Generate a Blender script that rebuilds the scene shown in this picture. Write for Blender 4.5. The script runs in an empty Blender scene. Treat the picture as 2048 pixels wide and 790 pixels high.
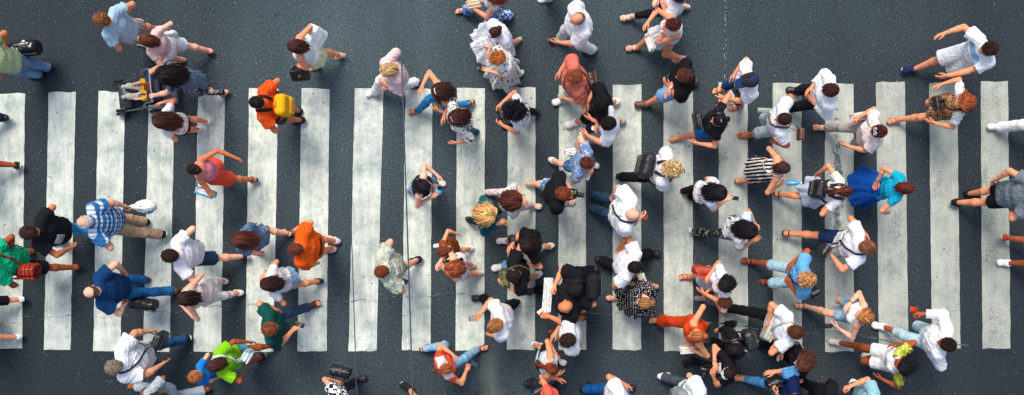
import bpy, math, random
import numpy as np
from mathutils import Vector, Matrix

# ---------------------------------------------------------------- scene basics
scene = bpy.context.scene
col = scene.collection
W0, H0 = 2048, 790          # photograph size in pixels
CAMZ, SC = 15.0, 130.0      # drone height, pixels per metre on the ground
rng = np.random.default_rng(7)
f32 = np.float32


def wpt(u, v, z=0.0):
    """Point of the place seen at photo pixel (u, v) when it lies z metres above the road."""
    s = (CAMZ - z) / CAMZ / SC
    return np.array([(u - W0 / 2) * s, (H0 / 2 - v) * s, z])


def lin(h):
    h = h.lstrip('#')
    c = [int(h[i:i + 2], 16) / 255 for i in (0, 2, 4)]
    return tuple(x / 12.92 if x <= .04045 else ((x + .055) / 1.055) ** 2.4 for x in c)


def nrm(v):
    v = np.asarray(v, float)
    return v / (np.linalg.norm(v) + 1e-9)


# ---------------------------------------------------------------- signed distance shapes
def cap(a, b, ra, rb=None, w=None, s=1.0, cut=None, k=.03):
    return dict(t='c', a=np.array(a, float), b=np.array(b, float), ra=ra, rb=ra if rb is None else rb,
                w=None if w is None else nrm(w), s=s, cut=cut, k=k)


def ell(c, r, R=None, k=.03, cut=None):
    return dict(t='e', c=np.array(c, float), r=np.array(r, float), R=R, k=k, cut=cut)


def box(c, h, R=None, rr=.02, k=.01, cut=None):
    return dict(t='b', c=np.array(c, float), h=np.array(h, float), R=R, rr=rr, k=k, cut=cut)


def skirt(top, bot, rt, rb, n, amp, ph, k=.02):
    return dict(t='s', a=np.array(top, float), b=np.array(bot, float), rt=rt, rb=rb, n=n, amp=amp, ph=ph, k=k, cut=None)


def bounds(p, pad):
    if p['t'] == 'c':
        r = max(p['ra'], p['rb'])
        e = np.full(3, r)
        if p['w'] is not None:
            e = e + np.abs(p['w']) * r * (p['s'] - 1)
        return np.minimum(p['a'], p['b']) - e - pad, np.maximum(p['a'], p['b']) + e + pad
    if p['t'] == 'e':
        e = p['r'] if p['R'] is None else np.abs(p['R']) @ p['r']
        return p['c'] - e - pad, p['c'] + e + pad
    if p['t'] == 'b':
        h = p['h'] + p['rr']
        e = h if p['R'] is None else np.abs(p['R']) @ h
        return p['c'] - e - pad, p['c'] + e + pad
    r = max(max(p['rt']), max(p['rb'])) * (1 + p['amp'])
    e = np.array([r, r, .02])
    return np.minimum(p['a'], p['b']) - e - pad, np.maximum(p['a'], p['b']) + e + pad


def sd(p, X, Y, Z):
    if p['t'] == 'c':
        a, ab = p['a'], p['b'] - p['a']
        x, y, z = X - a[0], Y - a[1], Z - a[2]
        if p['w'] is not None and p['s'] != 1:
            w, m = p['w'], 1 - 1 / p['s']
            dd = (x * w[0] + y * w[1] + z * w[2]) * m
            x, y, z = x - dd * w[0], y - dd * w[1], z - dd * w[2]
            ab = ab - w * (ab @ w) * m
        t = np.clip((x * ab[0] + y * ab[1] + z * ab[2]) / (ab @ ab + 1e-9), 0, 1)
        d = np.sqrt((x - t * ab[0]) ** 2 + (y - t * ab[1]) ** 2 + (z - t * ab[2]) ** 2) - (p['ra'] + (p['rb'] - p['ra']) * t)
    elif p['t'] == 'e':
        x, y, z = X - p['c'][0], Y - p['c'][1], Z - p['c'][2]
        if p['R'] is not None:
            R = p['R']
            x, y, z = (x * R[0, i] + y * R[1, i] + z * R[2, i] for i in range(3))
        r = p['r']
        q = np.sqrt((x / r[0]) ** 2 + (y / r[1]) ** 2 + (z / r[2]) ** 2)
        q2 = np.sqrt((x / r[0] ** 2) ** 2 + (y / r[1] ** 2) ** 2 + (z / r[2] ** 2) ** 2) + 1e-6
        d = q * (q - 1) / q2
    elif p['t'] == 'b':
        x, y, z = X - p['c'][0], Y - p['c'][1], Z - p['c'][2]
        if p['R'] is not None:
            R = p['R']
            x, y, z = (x * R[0, i] + y * R[1, i] + z * R[2, i] for i in range(3))
        h = p['h']
        qx, qy, qz = np.abs(x) - h[0], np.abs(y) - h[1], np.abs(z) - h[2]
        d = np.sqrt(np.maximum(qx, 0) ** 2 + np.maximum(qy, 0) ** 2 + np.maximum(qz, 0) ** 2) + np.minimum(np.maximum(qx, np.maximum(qy, qz)), 0) - p['rr']
    else:
        a, b = p['a'], p['b']
        t = np.clip((a[2] - Z) / (a[2] - b[2]), -.1, 1.1)
        x, y = X - (a[0] + (b[0] - a[0]) * t), Y - (a[1] + (b[1] - a[1]) * t)
        tt = np.clip(t, 0, 1) ** .8
        rx, ry = p['rt'][0] + (p['rb'][0] - p['rt'][0]) * tt, p['rt'][1] + (p['rb'][1] - p['rt'][1]) * tt
        an = np.arctan2(y / ry, x / rx)
        fold = np.sin(p['n'] * an + p['ph'] + 1.3 * np.sin(2 * an + p['ph'])) + .5 * np.sin(2 * p['n'] * an + 2.1 * p['ph'])
        d = (np.sqrt((x / rx) ** 2 + (y / ry) ** 2) - 1 - p['amp'] * tt * fold) * np.minimum(rx, ry) * .8
        d = np.maximum(d, np.maximum(Z - a[2], b[2] + .012 * np.sin(3 * an + p['ph']) - Z))
    if p['cut'] is not None:
        for c, n in p['cut']:
            d = np.maximum(d, (X - c[0]) * n[0] + (Y - c[1]) * n[1] + (Z - c[2]) * n[2])
    return d


def grid_field(prims, vox, sub=(), noise=None, pad=.02):
    lo = np.min([bounds(p, pad)[0] for p in prims], 0) - vox
    hi = np.max([bounds(p, pad)[1] for p in prims], 0) + vox
    n = np.ceil((hi - lo) / vox).astype(int) + 2
    ax = [(lo[i] + vox * np.arange(n[i])).astype(f32) for i in range(3)]
    D = np.full(n, .3, f32)
    for p in prims:
        l, h = bounds(p, max(pad, p['k']) + vox)
        i0 = np.clip(np.floor((l - lo) / vox).astype(int), 0, n)
        i1 = np.clip(np.ceil((h - lo) / vox).astype(int) + 1, 0, n)
        X, Y, Z = ax[0][i0[0]:i1[0], None, None], ax[1][None, i0[1]:i1[1], None], ax[2][None, None, i0[2]:i1[2]]
        d = sd(p, X, Y, Z).astype(f32)
        S = D[i0[0]:i1[0], i0[1]:i1[1], i0[2]:i1[2]]
        k = p['k']
        hh = np.maximum(k - np.abs(S - d), 0) / k
        D[i0[0]:i1[0], i0[1]:i1[1], i0[2]:i1[2]] = np.minimum(S, d) - hh * hh * k * .25
    X, Y, Z = ax[0][:, None, None], ax[1][None, :, None], ax[2][None, None, :]
    if noise:
        D += noise(X, Y, Z)
    for p in sub:
        D = np.maximum(D, -sd(p, X, Y, Z).astype(f32))
    return D, lo


CORN = [(0, 0, 0), (1, 0, 0), (0, 1, 0), (1, 1, 0), (0, 0, 1), (1, 0, 1), (0, 1, 1), (1, 1, 1)]
EDG = [(a, b) for a in range(8) for b in range(a + 1, 8) if sum(abs(CORN[a][i] - CORN[b][i]) for i in range(3)) == 1]


def nets(D, lo, vox):
    S = D < 0
    nx, ny, nz = D.shape
    c = np.zeros((nx - 1, ny - 1, nz - 1), np.uint8)
    for o in CORN:
        c += S[o[0]:nx - 1 + o[0], o[1]:ny - 1 + o[1], o[2]:nz - 1 + o[2]]
    act = (c > 0) & (c < 8)
    idx = np.argwhere(act)
    vid = np.full(act.shape, -1, np.int32)
    vid[act] = np.arange(len(idx))
    cd = np.stack([D[idx[:, 0] + o[0], idx[:, 1] + o[1], idx[:, 2] + o[2]] for o in CORN], 1)
    acc, cnt = np.zeros((len(idx), 3)), np.zeros(len(idx))
    for a, b in EDG:
        d0, d1 = cd[:, a], cd[:, b]
        m = (d0 < 0) != (d1 < 0)
        t = np.where(m, d0 / np.where(m, d0 - d1, 1), 0)
        pa, pb = np.array(CORN[a]), np.array(CORN[b])
        acc += m[:, None] * (pa + (pb - pa) * t[:, None])
        cnt += m
    V = lo + vox * (idx + acc / cnt[:, None])
    F = []
    m = np.argwhere(S[:-1, 1:-1, 1:-1] != S[1:, 1:-1, 1:-1]) + [0, 1, 1]
    i, j, k = m.T
    q = np.stack([vid[i, j - 1, k - 1], vid[i, j, k - 1], vid[i, j, k], vid[i, j - 1, k]], 1)
    fl = ~S[i, j, k]
    q[fl] = q[fl][:, ::-1]
    F.append(q)
    m = np.argwhere(S[1:-1, :-1, 1:-1] != S[1:-1, 1:, 1:-1]) + [1, 0, 1]
    i, j, k = m.T
    q = np.stack([vid[i - 1, j, k - 1], vid[i - 1, j, k], vid[i, j, k], vid[i, j, k - 1]], 1)
    fl = ~S[i, j, k]
    q[fl] = q[fl][:, ::-1]
    F.append(q)
    m = np.argwhere(S[1:-1, 1:-1, :-1] != S[1:-1, 1:-1, 1:]) + [1, 1, 0]
    i, j, k = m.T
    q = np.stack([vid[i - 1, j - 1, k], vid[i, j - 1, k], vid[i, j, k], vid[i - 1, j, k]], 1)
    fl = ~S[i, j, k]
    q[fl] = q[fl][:, ::-1]
    F.append(q)
    return V, np.concatenate(F)


def solid(prims, vox, sub=(), noise=None, pad=.02):
    D, lo = grid_field(prims, vox, sub, noise, pad)
    return nets(D, lo, vox)


def value_at(prims, P):
    d = np.full(len(P), 9.0)
    for p in prims:
        if isinstance(p, list):          # shapes that melt into each other, as one garment
            q = np.full(len(P), 9.0)
            for e in p:
                w = sd(e, P[:, 0], P[:, 1], P[:, 2])
                h = np.maximum(e['k'] - np.abs(q - w), 0) / e['k']
                q = np.minimum(q, w) - h * h * e['k'] * .25
        else:
            q = sd(p, P[:, 0], P[:, 1], P[:, 2])
        d = np.minimum(d, q)
    return d


def push_out(prims, P, off, it=3):
    """Move points P out of the union of shapes until they are OFF metres outside."""
    P = np.array(P, float)
    e = .004
    for _ in range(it):
        d = value_at(prims, P)
        m = d < off
        if not m.any():
            break
        Q = P[m]
        g = np.stack([value_at(prims, Q + np.eye(3)[i] * e) - d[m] for i in range(3)], 1)
        g /= np.linalg.norm(g, axis=1, keepdims=True) + 1e-9
        P[m] = Q + g * (off - d[m])[:, None]
    return P


def snap(prims, P, off, reach=.14, it=3, free=2):
    """Lay the points P on the shapes, OFF above them; points farther than REACH and the FREE end points stay."""
    P = push_out(prims, P, off, it)
    e = .004
    for _ in range(2):
        d = value_at(prims, P)
        m = (d > off) & (d < reach)
        m[:free] = m[len(P) - free:] = False
        if not m.any():
            break
        Q = P[m]
        g = np.stack([value_at(prims, Q + np.eye(3)[i] * e) - d[m] for i in range(3)], 1)
        g /= np.linalg.norm(g, axis=1, keepdims=True) + 1e-9
        P[m] = Q - g * (d[m] - off)[:, None] * .95
    return P


def crease(seed, amp, wl=.1):
    r = np.random.default_rng(seed)
    ks = [nrm(r.normal(size=3)) * 2 * math.pi / (wl * r.uniform(.7, 1.6)) for _ in range(3)]
    ws = [nrm(r.normal(size=3)) * 2 * math.pi / (wl * 3) for _ in range(3)]
    ph = r.uniform(0, 6.28, 6)

    def fn(X, Y, Z):
        out = 0
        for i in range(3):
            k, w = ks[i].astype(f32), ws[i].astype(f32)
            wv = np.sin(X * w[0] + Y * w[1] + Z * w[2] + f32(ph[i + 3]))
            s = np.sin(X * k[0] + Y * k[1] + Z * k[2] + f32(ph[i]) + 2.2 * wv)
            out = out + (np.abs(s) - .5) * f32(amp * (.8 if i else 1.2)) * (.6 + .4 * wv)
        return out.astype(f32)
    if wl > .07:
        fine = crease(seed + 9, amp * .5, wl * .42)
        return lambda X, Y, Z: fn(X, Y, Z) + fine(X, Y, Z)
    return fn


# ---------------------------------------------------------------- mesh building
class MB:
    def __init__(s):
        s.V, s.F, s.C, s.n = [], [], [], 0

    def add(s, V, F, colr=None):
        V = np.asarray(V, float)
        s.V.append(V)
        s.F.append(np.asarray(F) + s.n)
        if colr is not None:
            c = np.asarray(colr, float)
            s.C.append(np.broadcast_to(c, (len(V), 3)) if c.ndim == 1 else c)
        s.n += len(V)
        return s

    def tube(s, P, r, sides=8, flat=1.0, up=None, colr=None, capped=True):
        P = np.asarray(P, float)
        n = len(P)
        r = np.broadcast_to(np.asarray(r, float), (n,))
        T = np.gradient(P, axis=0)
        T /= np.linalg.norm(T, axis=1, keepdims=True) + 1e-9
        u = np.array([0, 0, 1.]) if up is None else up
        u = np.broadcast_to(np.asarray(u, float), (n, 3))
        B = np.cross(T, u)
        ln = np.linalg.norm(B, axis=1)
        bad = ln < .15
        B[bad] = np.cross(T[bad], [1, .2, 0])
        B /= np.linalg.norm(B, axis=1, keepdims=True) + 1e-9
        N = np.cross(B, T)
        an = np.arange(sides) / sides * 2 * math.pi
        ring = P[:, None] + r[:, None, None] * (np.cos(an)[None, :, None] * B[:, None] + flat * np.sin(an)[None, :, None] * N[:, None])
        V = ring.reshape(-1, 3)
        i, j = np.meshgrid(np.arange(n - 1), np.arange(sides), indexing='ij')
        i, j = i.ravel(), j.ravel()
        j2 = (j + 1) % sides
        F = np.stack([i * sides + j, (i + 1) * sides + j, (i + 1) * sides + j2, i * sides + j2], 1)
        s.add(V, F, colr)
        if capped:
            V2 = np.concatenate([ring[0], ring[-1], P[:1], P[-1:]])
            a = np.arange(sides)
            b = (a + 1) % sides
            F1 = np.stack([a, b, np.full(sides, 2 * sides), np.full(sides, 2 * sides)], 1)
            F2 = np.stack([sides + b, sides + a, np.full(sides, 2 * sides + 1), np.full(sides, 2 * sides + 1)], 1)
            s.add(V2, np.concatenate([F1, F2]), colr)
        return s

    def bx(s, c, h, R=None, bev=.12):
        """A box with a bevelled rim (chamfer = bev x smallest half size)."""
        c, h = np.asarray(c, float), np.asarray(h, float)
        b = bev * h.min()
        V, ix = [], {}
        for sx in (-1, 1):
            for sy in (-1, 1):
                for sz in (-1, 1):
                    sg = np.array([sx, sy, sz])
                    for a in range(3):
                        q = h - b
                        q[a] = h[a]
                        ix[(sx, sy, sz, a)] = len(V)
                        V.append(sg * q)
        F = []
        for a in range(3):
            o1, o2 = [(1, 2), (2, 0), (0, 1)][a]
            for sg in (-1, 1):
                def key(s1, s2):
                    k = [0, 0, 0]
                    k[a], k[o1], k[o2] = sg, s1, s2
                    return ix[(k[0], k[1], k[2], a)]
                q = [key(-1, -1), key(1, -1), key(1, 1), key(-1, 1)]
                F.append(q if sg > 0 else q[::-1])
        for a in range(3):          # edges along axis a
            o1, o2 = [(1, 2), (2, 0), (0, 1)][a]
            for s1 in (-1, 1):
                for s2 in (-1, 1):
                    def kk(sa, ax):
                        k = [0, 0, 0]
                        k[a], k[o1], k[o2] = sa, s1, s2
                        return ix[(k[0], k[1], k[2], ax)]
                    q = [kk(-1, o1), kk(1, o1), kk(1, o2), kk(-1, o2)]
                    F.append(q if s1 * s2 < 0 else q[::-1])
        for sx in (-1, 1):
            for sy in (-1, 1):
                for sz in (-1, 1):
                    q = [ix[(sx, sy, sz, 0)], ix[(sx, sy, sz, 1)], ix[(sx, sy, sz, 2)]]
                    if sx * sy * sz < 0:
                        q = q[::-1]
                    F.append(q + [q[2]])
        V = np.array(V)
        if R is not None:
            V = V @ np.asarray(R).T
        return s.add(V + c, F)

    def mesh(s, name, smooth=True):
        V = np.concatenate(s.V)
        F = np.concatenate(s.F).astype(np.int32)
        me = bpy.data.meshes.new(name)
        tri = F[:, 2] == F[:, 3]
        ln = np.where(tri, 3, 4).astype(np.int32)
        st = np.concatenate([[0], np.cumsum(ln)[:-1]]).astype(np.int32)
        keep = np.ones(F.shape, bool)
        keep[tri, 3] = False
        loops = F[keep]
        me.vertices.add(len(V))
        me.vertices.foreach_set('co', V.astype(f32).ravel())
        me.loops.add(len(loops))
        me.loops.foreach_set('vertex_index', loops)
        me.polygons.add(len(F))
        me.polygons.foreach_set('loop_start', st)
        me.polygons.foreach_set('loop_total', ln)
        me.polygons.foreach_set('use_smooth', np.full(len(F), smooth))
        me.update(calc_edges=True)
        if s.C:
            C = np.concatenate(s.C)
            at = me.color_attributes.new('Col', 'FLOAT_COLOR', 'POINT')
            at.data.foreach_set('color', np.concatenate([C, np.ones((len(C), 1))], 1).astype(f32).ravel())
        return me

    def build(s, name, mat, parent=None, smooth=True):
        me = s.mesh(name, smooth)
        return put(name, me, mat, parent)


def put(name, me, mat, parent=None, M=None):
    o = bpy.data.objects.new(name, me)
    col.objects.link(o)
    if mat is not None:
        if not me.materials:
            me.materials.append(mat)
        elif me.materials[0] != mat:
            o.material_slots[0].link = 'OBJECT'
            o.material_slots[0].material = mat
    if parent is not None:
        o.parent = parent
    if M is not None:
        o.matrix_basis = Matrix([list(r) for r in M])
    return o


def tag(o, label=None, cat=None, group=None, kind=None):
    if label: o['label'] = label
    if cat: o['category'] = cat
    if group: o['group'] = group
    if kind: o['kind'] = kind
    return o


# ---------------------------------------------------------------- materials
class N:
    """Small node-tree writer."""
    def __init__(s, name):
        s.m = bpy.data.materials.new(name)
        s.m.use_nodes = True
        s.t = s.m.node_tree
        s.b = s.t.nodes['Principled BSDF']

    def n(s, typ, ins=None, **kw):
        nd = s.t.nodes.new(typ)
        for k, v in kw.items():
            setattr(nd, k, v)
        for k, v in (ins or {}).items():
            sock = nd.inputs[k]
            if isinstance(v, bpy.types.NodeSocket):
                s.t.links.new(v, sock)
            else:
                sock.default_value = v
        return nd

    def set(s, **kw):
        for k, v in kw.items():
            sock = s.b.inputs[k.replace('_', ' ')]
            if isinstance(v, bpy.types.NodeSocket):
                s.t.links.new(v, sock)
            else:
                sock.default_value = v
        return s

    def ramp(s, fac, stops, interp='LINEAR'):
        nd = s.n('ShaderNodeValToRGB', {'Fac': fac})
        cr = nd.color_ramp
        cr.interpolation = interp
        while len(cr.elements) < len(stops):
            cr.elements.new(.5)
        for e, (p, c) in zip(cr.elements, stops):
            e.position = p
            e.color = (*c, 1) if len(c) == 3 else c
        return nd.outputs['Color']

    def mix(s, fac, a, b, mode='MIX'):
        nd = s.n('ShaderNodeMix', data_type='RGBA', blend_type=mode)
        for i, v in ((0, fac), (6, a), (7, b)):
            if isinstance(v, bpy.types.NodeSocket):
                s.t.links.new(v, nd.inputs[i])
            else:
                nd.inputs[i].default_value = v if i == 0 or len(v) == 4 else (*v, 1)
        return nd.outputs[2]

    def math(s, op, a, b=0.0, clamp=False):
        nd = s.n('ShaderNodeMath', operation=op, use_clamp=clamp)
        for i, v in ((0, a), (1, b)):
            if isinstance(v, bpy.types.NodeSocket):
                s.t.links.new(v, nd.inputs[i])
            else:
                nd.inputs[i].default_value = v
        return nd.outputs[0]

    def noise(s, vec, scale, detail=3, rough=.6, out='Fac', dist=0.0):
        return s.n('ShaderNodeTexNoise', {'Vector': vec, 'Scale': scale, 'Detail': detail, 'Roughness': rough, 'Distortion': dist}).outputs[out]

    def voro(s, vec, scale, out='Distance', feat='F1', rnd=1.0):
        return s.n('ShaderNodeTexVoronoi', {'Vector': vec, 'Scale': scale, 'Randomness': rnd}, feature=feat).outputs[out]

    def obj(s):
        return s.n('ShaderNodeTexCoord').outputs['Object']

    def pos(s):
        return s.n('ShaderNodeNewGeometry').outputs['Position']

    def mapv(s, vec, scale=(1, 1, 1), rot=(0, 0, 0), loc=(0, 0, 0)):
        return s.n('ShaderNodeMapping', {'Vector': vec, 'Scale': scale, 'Rotation': rot, 'Location': loc}).outputs[0]

    def bump(s, h, strength=.3, dist=.01):
        return s.n('ShaderNodeBump', {'Height': h, 'Strength': strength, 'Distance': dist}).outputs[0]


CACHE = {}


def cloth(c, pat='plain', c2='#ffffff', c3='#888888', sc=1.0):
    key = ('cloth', c, pat, c2, c3, sc)
    if key in CACHE:
        return CACHE[key]
    m = N('cloth_' + pat)
    A, B, C3 = ([min(x, .86) for x in lin(h_)] for h_ in (c, c2, c3))
    v = m.obj()
    base = (*A, 1)
    if pat == 'plain':
        out = m.mix(1.0, base, m.ramp(m.noise(v, 7, 3), [(.3, (.86, .87, .9)), (.7, (1.06, 1.05, 1.04))]), 'MULTIPLY')
    elif pat == 'denim':
        f = m.noise(v, 6, 5, .65)
        out = m.mix(m.ramp(f, [(.35, (0, 0, 0)), (.7, (1, 1, 1))]), base, B)
        th = m.noise(m.mapv(v, (220, 220, 40)), 1, 1)
        out = m.mix(.35, out, m.ramp(th, [(.3, (.6, .65, .7)), (.7, (1.15, 1.12, 1.1))]), 'MULTIPLY')
    elif pat in ('stripe', 'hstripe', 'fine'):
        sep = m.n('ShaderNodeSeparateXYZ', {'Vector': v}).outputs
        ax = sep[0] if pat == 'stripe' else sep[2]
        wob = m.math('MULTIPLY', m.noise(v, 5, 2), .03)
        s_ = m.math('FRACT', m.math('MULTIPLY', m.math('ADD', ax, wob), (60 if pat == 'fine' else 22) * sc))
        out = m.mix(m.math('GREATER_THAN', s_, .55), base, B)
    elif pat == 'plaid':
        sep = m.n('ShaderNodeSeparateXYZ', {'Vector': v}).outputs
        wob = m.math('MULTIPLY', m.noise(v, 4, 2), .02)
        h = m.math('FRACT', m.math('MULTIPLY', m.math('ADD', sep[2], wob), 11 * sc))
        w = m.math('FRACT', m.math('MULTIPLY', m.math('ADD', sep[0], wob), 16 * sc))
        out = m.mix(m.math('GREATER_THAN', h, .62), base, B)
        out = m.mix(m.math('MULTIPLY', m.math('GREATER_THAN', w, .55), .55), out, C3)
    elif pat == 'check':
        ck = m.n('ShaderNodeTexChecker', {'Vector': m.mapv(v, (1, 1, 1), (.1, .1, .2)), 'Color1': base, 'Color2': (*B, 1), 'Scale': 17 * sc}).outputs[0]
        out = ck
    elif pat == 'dots':
        d = m.voro(v, 30 * sc, rnd=.35)
        out = m.mix(m.math('LESS_THAN', d, .3), base, B)
    elif pat == 'floral':
        f = m.noise(v, 16 * sc, 3, .6, dist=1.2)
        g = m.noise(m.mapv(v, loc=(3, 5, 1)), 21 * sc, 2, .5, dist=.8)
        out = m.mix(m.math('GREATER_THAN', f, .53), base, B)
        out = m.mix(m.math('GREATER_THAN', g, .58), out, C3)
    elif pat == 'camo':
        f = m.noise(v, 9 * sc, 2, .5, dist=1.0)
        g = m.noise(m.mapv(v, loc=(7, 2, 4)), 11 * sc, 2, .5, dist=1.0)
        out = m.mix(m.math('GREATER_THAN', f, .52), base, B)
        out = m.mix(m.math('GREATER_THAN', g, .56), out, C3)
    elif pat == 'leopard':
        d = m.voro(v, 38 * sc, rnd=.9)
        r_ = m.math('MULTIPLY', m.math('GREATER_THAN', d, .22), m.math('LESS_THAN', m.math('ADD', d, m.math('MULTIPLY', m.noise(v, 60), .3)), .62))
        out = m.mix(r_, base, B)
    elif pat == 'flowers':      # few scattered flowers on a plain ground
        d = m.voro(v, 11 * sc)
        out = m.mix(m.math('LESS_THAN', m.math('ADD', d, m.math('MULTIPLY', m.noise(v, 40), .15)), .27), base, B)
    elif pat == 'band':         # a coloured band across the chest of a shirt
        z = m.n('ShaderNodeSeparateXYZ', {'Vector': v}).outputs[2]
        z = m.math('ADD', z, m.math('MULTIPLY', m.noise(v, 30, 2), .03))
        ax_ = m.math('ABSOLUTE', m.n('ShaderNodeSeparateXYZ', {'Vector': v}).outputs[0])
        f = m.math('MULTIPLY', m.math('MULTIPLY', m.math('GREATER_THAN', z, 1.19), m.math('LESS_THAN', z, 1.31)), m.math('LESS_THAN', ax_, .17))
        out = m.mix(m.math('MULTIPLY', f, .8), base, B)
    elif pat == 'lower':        # white shirt tinted towards one side, like a dip dye
        z = m.n('ShaderNodeSeparateXYZ', {'Vector': v}).outputs[2]
        f = m.math('LESS_THAN', m.math('ADD', z, m.math('MULTIPLY', m.noise(v, 6, 3), .25)), 1.2)
        out = m.mix(f, base, B)
    else:
        out = m.mix(0.0, base, base)
    lint = m.noise(v, 260, 2, .7)
    fold = m.noise(m.mapv(v, (1, 1, .6)), 13, 3, .55, dist=1.5)
    out = m.mix(.25, out, m.ramp(lint, [(.25, (.75, .75, .75)), (.75, (1.2, 1.2, 1.2))]), 'MULTIPLY')
    h = m.math('ADD', m.math('MULTIPLY', fold, 1.0), m.math('MULTIPLY', lint, .05))
    m.set(Base_Color=out, Roughness=.9, Specular_IOR_Level=.15, Normal=m.bump(h, .8, .035))
    CACHE[key] = m.m
    return m.m


def simple(name, c, rough=.5, spec=.4, bumpy=.0, metal=0.0, sc=60):
    key = ('s', name, c, rough, spec, bumpy, metal)
    if key in CACHE:
        return CACHE[key]
    m = N(name)
    A = lin(c)
    v = m.obj()
    nz = m.noise(v, sc, 3, .6)
    out = m.mix(1.0, (*A, 1), m.ramp(nz, [(.3, (.82, .82, .82)), (.7, (1.1, 1.1, 1.1))]), 'MULTIPLY')
    m.set(Base_Color=out, Roughness=rough, Specular_IOR_Level=spec, Metallic=metal)
    if bumpy:
        m.set(Normal=m.bump(m.math('ADD', nz, m.noise(v, 12, 2)), bumpy, .01))
    CACHE[key] = m.m
    return m.m


def leather(c): return simple('leather', c, .42, .5, .35)
def plastic(c): return simple('plastic', c, .35, .5, .05)
def canvas(c): return simple('canvas', c, .85, .2, .4, 0, 150)


def vcol_mat(name, rough, spec, detail):
    m = N(name)
    a = m.n('ShaderNodeVertexColor', layer_name='Col').outputs['Color']
    v = m.obj()
    nz = m.noise(v, detail, 4, .65)
    out = m.mix(1.0, a, m.ramp(nz, [(.28, (.80, .74, .72)), (.72, (1.12, 1.12, 1.12))]), 'MULTIPLY')
    m.set(Base_Color=out, Roughness=rough, Specular_IOR_Level=spec)
    if name == 'skin':
        m.set(Normal=m.bump(m.noise(v, 120, 2), .12, .004))
    return m.m


MSKIN = vcol_mat('skin', .62, .25, 14)
MHAIR = vcol_mat('hair_strands', .6, .22, 42)
MHAIR.node_tree.nodes['Principled BSDF'].inputs['Sheen Weight'].default_value = .0
# ---------------------------------------------------------------- people: templates
def head_template(female):
    f = .94 if female else 1.0
    pr = [ell((0, -.008, .028), (.077 * f, .098, .094), k=.02),
          ell((0, .032, -.04), (.060 * f, .068, .080), k=.04),
          ell((0, .072, -.098), (.026, .024, .022), k=.03),
          cap((0, .088, .012), (0, .113, -.028), .008, .012, k=.014),
          cap((-.012, .1, -.034), (.012, .1, -.034), .008, k=.01),
          cap((-.05, .07, .022), (-.012, .092, .022), .009, k=.015),
          cap((.05, .07, .022), (.012, .092, .022), .009, k=.015),
          cap((-.017, .088, -.066), (.017, .088, -.066), .009, k=.008),
          cap((-.016, .086, -.077), (.016, .086, -.077), .009, k=.008)]
    for s in (-1, 1):
        pr.append(ell((s * .079 * f, -.008, -.006), (.010, .022, .033), k=.012))
        pr.append(ell((s * .086 * f, -.016, .002), (.007, .014, .024), k=.01))
    sub = [ell((s * .032, .098, .003), (.016, .016, .011)) for s in (-1, 1)]
    V, F = solid(pr, .0062, sub)
    e = MB().add(V, F)
    tint = np.zeros(len(V), int)
    x, y, z = V.T
    for s in (-1, 1):
        tint[((x - s * .032) ** 2 + (z - .003) ** 2 < .012 ** 2) & (y > .06)] = 1
        tint[((x - s * .032) ** 2 + (z - .003) ** 2 < .0065 ** 2) & (y > .06)] = 2
        tint[(np.abs(z - .026 + .12 * (np.abs(x) - .03) ** 2 * 60) < .005) & (np.abs(np.abs(x) - .031) < .02) & (y > .06)] = 3
    tint[(np.abs(z + .0715) < .012) & (np.abs(x) < .024) & (y > .075)] = 4
    return V, F, tint


def hand_template(curl, thumb_in, spread=.06):
    """Right hand: wrist at 0, fingers along +y, palm faces -z, thumb on -x side."""
    pr = [cap((0, -.045, 0), (0, .005, 0), .024, .024, w=(1, 0, 0), s=1.25, k=.02)]
    L = [.072, .08, .074, .058]
    xs = [-.030, -.010, .010, .028]
    ky = [.092, .096, .091, .082]
    for i in range(4):
        kn = np.array([xs[i], ky[i], .002])
        pr.append(cap((xs[i] * .6, .008, 0), kn, .014, .0115, k=.014))
        c = curl * (1 + .12 * i)
        p, ang = kn, c * .6
        r = .0096 if i < 3 else .0082
        for seg, fr in enumerate((.45, .32, .23)):
            d = np.array([math.sin((i - 1.4) * spread), math.cos(ang), -math.sin(ang)])
            q = p + nrm(d) * L[i] * fr
            pr.append(cap(p, q, r, r * .9, k=.003))
            p, r = q, r * .9
            ang += c
    a = np.array([-.024, .022, -.004])
    b = a + np.array([-.028 + .014 * thumb_in, .032, -.012 - .012 * thumb_in])
    c_ = b + np.array([-.010 + .026 * thumb_in, .030, -.010 - .012 * thumb_in])
    d_ = c_ + np.array([-.003 + .022 * thumb_in, .024, -.004 - .006 * thumb_in])
    pr += [cap(a, b, .0145, .0115, k=.012), cap(b, c_, .0112, .0098, k=.005), cap(c_, d_, .0098, .008, k=.004)]
    V, F = solid(pr, .0048)
    return V, F


def foot_prims(grow=0.0, toes=True):
    g = grow
    pr = [cap((0, -.004, .04), (0, -.002, -.035), .036 + g, .037 + g, k=.03),
          cap((0, -.03, -.045), (.004, .11, -.056), .030 + g, .026 + g, w=(1, 0, 0), s=1.15, k=.03),
          cap((0, .02, -.02), (.002, .1, -.048), .034 + g, .022 + g, w=(1, 0, 0), s=1.2, k=.03),
          cap((-.022, .115, -.06), (.024, .105, -.06), .018 + g, .016 + g, k=.025)]
    if toes:
        for i, (x, y, r) in enumerate(((-.030, .168, .0135), (-.010, .170, .0105), (.006, .164, .010), (.020, .155, .0095), (.033, .143, .0095))):
            pr.append(cap((x * .8, .12, -.06), (x, y, -.063), r * .95, r, k=.004))
    else:
        pr.append(cap((-.012, .15, -.056), (.012, .145, -.056), .026, .024, w=(1, 0, 0), s=1.2, k=.04))
    return pr


def mirror(V, F):
    V = V * [-1, 1, 1]
    return V, F[:, ::-1]


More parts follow.
